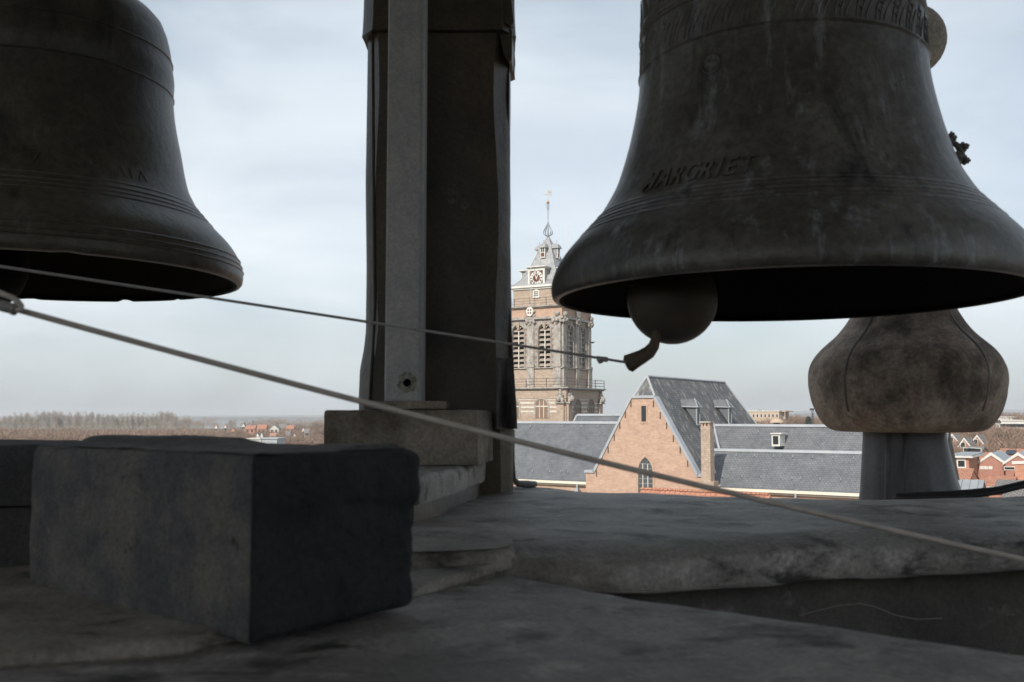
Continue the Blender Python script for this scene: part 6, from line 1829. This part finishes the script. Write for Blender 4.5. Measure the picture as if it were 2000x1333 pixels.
# --- stone onion finial on a lead neck
fin = thing('onion_finial', 'weathered stone onion finial on a lead covered neck with a ball on top', 'finial', F_(1.172, 2.9, -.3))
FX, FY = 1.172, 2.9
op = [(.10, -.047), (.20, -.049), (.232, -.040), (.258, -.015), (.277, .02), (.289, .06), (.294, .10), (.291, .135), (.279, .165), (.258, .193), (.232, .216), (.208, .236), (.19, .256), (.172, .28), (.152, .315), (.132, .36), (.112, .42), (.094, .5), (.078, .6), (.066, .72), (.06, .85), (.058, .95), (.07, 1.0), (.075, 1.02), (.05, 1.04)]
op = [(r_ * .945, z_) for r_, z_ in op]
for _ in range(2):                                                # round the coarse profile off
    fin_ = [op[0]]
    for (r0_, z0_), (r1_, z1_) in zip(op[:-1], op[1:]):
        fin_ += [(r0_ * .75 + r1_ * .25, z0_ * .75 + z1_ * .25), (r0_ * .25 + r1_ * .75, z0_ * .25 + z1_ * .75)]
    op = fin_ + [op[-1]]
zsO = np.array([p[1] for p in op]); 
m = MB().lathe(op, F_(FX, FY, 0), 96, mod=lambda r, z, w: (r * (1 + .012 * mn.noise(Vector((math.cos(w) * 2, math.sin(w) * 2, z * 7))) + .006 * mn.noise(Vector((math.cos(w) * 8, math.sin(w) * 8, z * 30)))), z))
m.v = [(x + .036 * max(0, z - EYE - .2), y, z) for x, y, z in m.v]
on_s = m.build('stone_onion', M_onion, fin, smooth=True)
m = MB()
for w in (math.radians(-147), math.radians(-62), math.radians(28), math.radians(118)):
    pts = []
    for r, z in [p for p in op if .0 < p[1] < .4]:
        ww = w + .25 * (z - .1)
        pts.append(F_(FX + (r - .0035) * math.cos(ww), FY + (r - .0035) * math.sin(ww), z))
    m.tube(pts, [.002] + [.0062] * (len(pts) - 2) + [.002], 6)
m.build('lead_rib', M_onionband, on_s, smooth=True)
m = MB(); m.ball(F_(1.213, FY, 1.143), .110, 32); m.build('stone_ball', M_ballstone, fin, smooth=True)
# neck
m = MB(); vs = []; n = 40
levs = [(-.60, .165, .205), (-.30, .145, .185), (-.25, .137, .170), (-.22, .132, .158), (-.18, .129, .146), (-.14, .126, .137), (-.10, .123, .129), (-.06, .120, .122), (-.03, .119, .119)]
for z, rl_, rr_ in levs:
    for k in range(n):
        w = 2 * math.pi * k / n; c_, s_ = math.cos(w), math.sin(w)
        r = (rr_ if c_ > 0 else rl_)
        r *= 1 + .02 * math.cos(8 * w)
        vs.append(F_(FX + r * c_, FY + .75 * r * s_ + .02, z))
m.add(vs, [(i * n + k, i * n + (k + 1) % n, (i + 1) * n + (k + 1) % n, (i + 1) * n + k) for i in range(len(levs) - 1) for k in range(n)])
m.build('lead_neck', M_necklead, fin, smooth=True)
m = MB()
for px, r in ((1733, .006), (1767, .0045)):
    m.tube([P(px + 2, 846, 2.83), P(px, 900, 2.825), P(px - 1, 980, 2.80)], r, 6)
m.build('neck_seam', M_necklead, fin, smooth=True)
# --- black cable over the sill
cbl = thing('black_cable', 'black cable lying over the back of the parapet beside the finial foot', 'cable', P(1800, 972, 2.4))
m = MB(); m.tube([P(x, y, Y) for x, y, Y in ((1750, 967, 2.52), (1800, 968, 2.50), (1850, 966, 2.48), (1900, 962, 2.46), (1950, 957, 2.45), (2000, 946, 2.44), (2100, 915, 2.4))], [.007, .0085, .0085, .0085, .0085, .009, .009], 8)
m.build('cable_strand', M_cable, cbl, smooth=True)
m = MB(); m.tube([P(x, y, Y) for x, y, Y in ((1745, 976, 2.44), (1800, 974, 2.44), (1860, 973, 2.43), (1920, 968, 2.42), (1960, 961, 2.42), (2000, 951, 2.41), (2100, 925, 2.38))], .0045, 8)
m.build('cable_strand', M_cable, cbl, smooth=True)
# --- thin string against the dark wall
m = MB(); m.tube([P(x, y, 1.635) for x, y in ((1560, 1203), (1600, 1192), (1640, 1183), (1680, 1179), (1710, 1186), (1745, 1201), (1790, 1210), (1840, 1208))], .0009, 5)
tag(m.build('loose_string', M_string, loc=P(1690, 1180, 1.635)), 'thin pale string hanging in a curve against the dark parapet wall', 'string')

# =================================================================== HAZE
m = MB().box((-9400, -200, -2), (9400, 9400, 66))
hz_ = bpy.data.materials.new('haze_air'); hz_.use_nodes = True; t = hz_.node_tree; t.nodes.clear()
ho = N(t, 'ShaderNodeOutputMaterial'); pv = N(t, 'ShaderNodeVolumePrincipled')
pv.inputs['Color'].default_value = (0.93, 0.96, 1.0, 1); pv.inputs['Density'].default_value = 0.0002; pv.inputs['Anisotropy'].default_value = 0.0
t.links.new(pv.outputs[0], ho.inputs['Volume'])
tag(m.build('haze', hz_), kind='stuff')
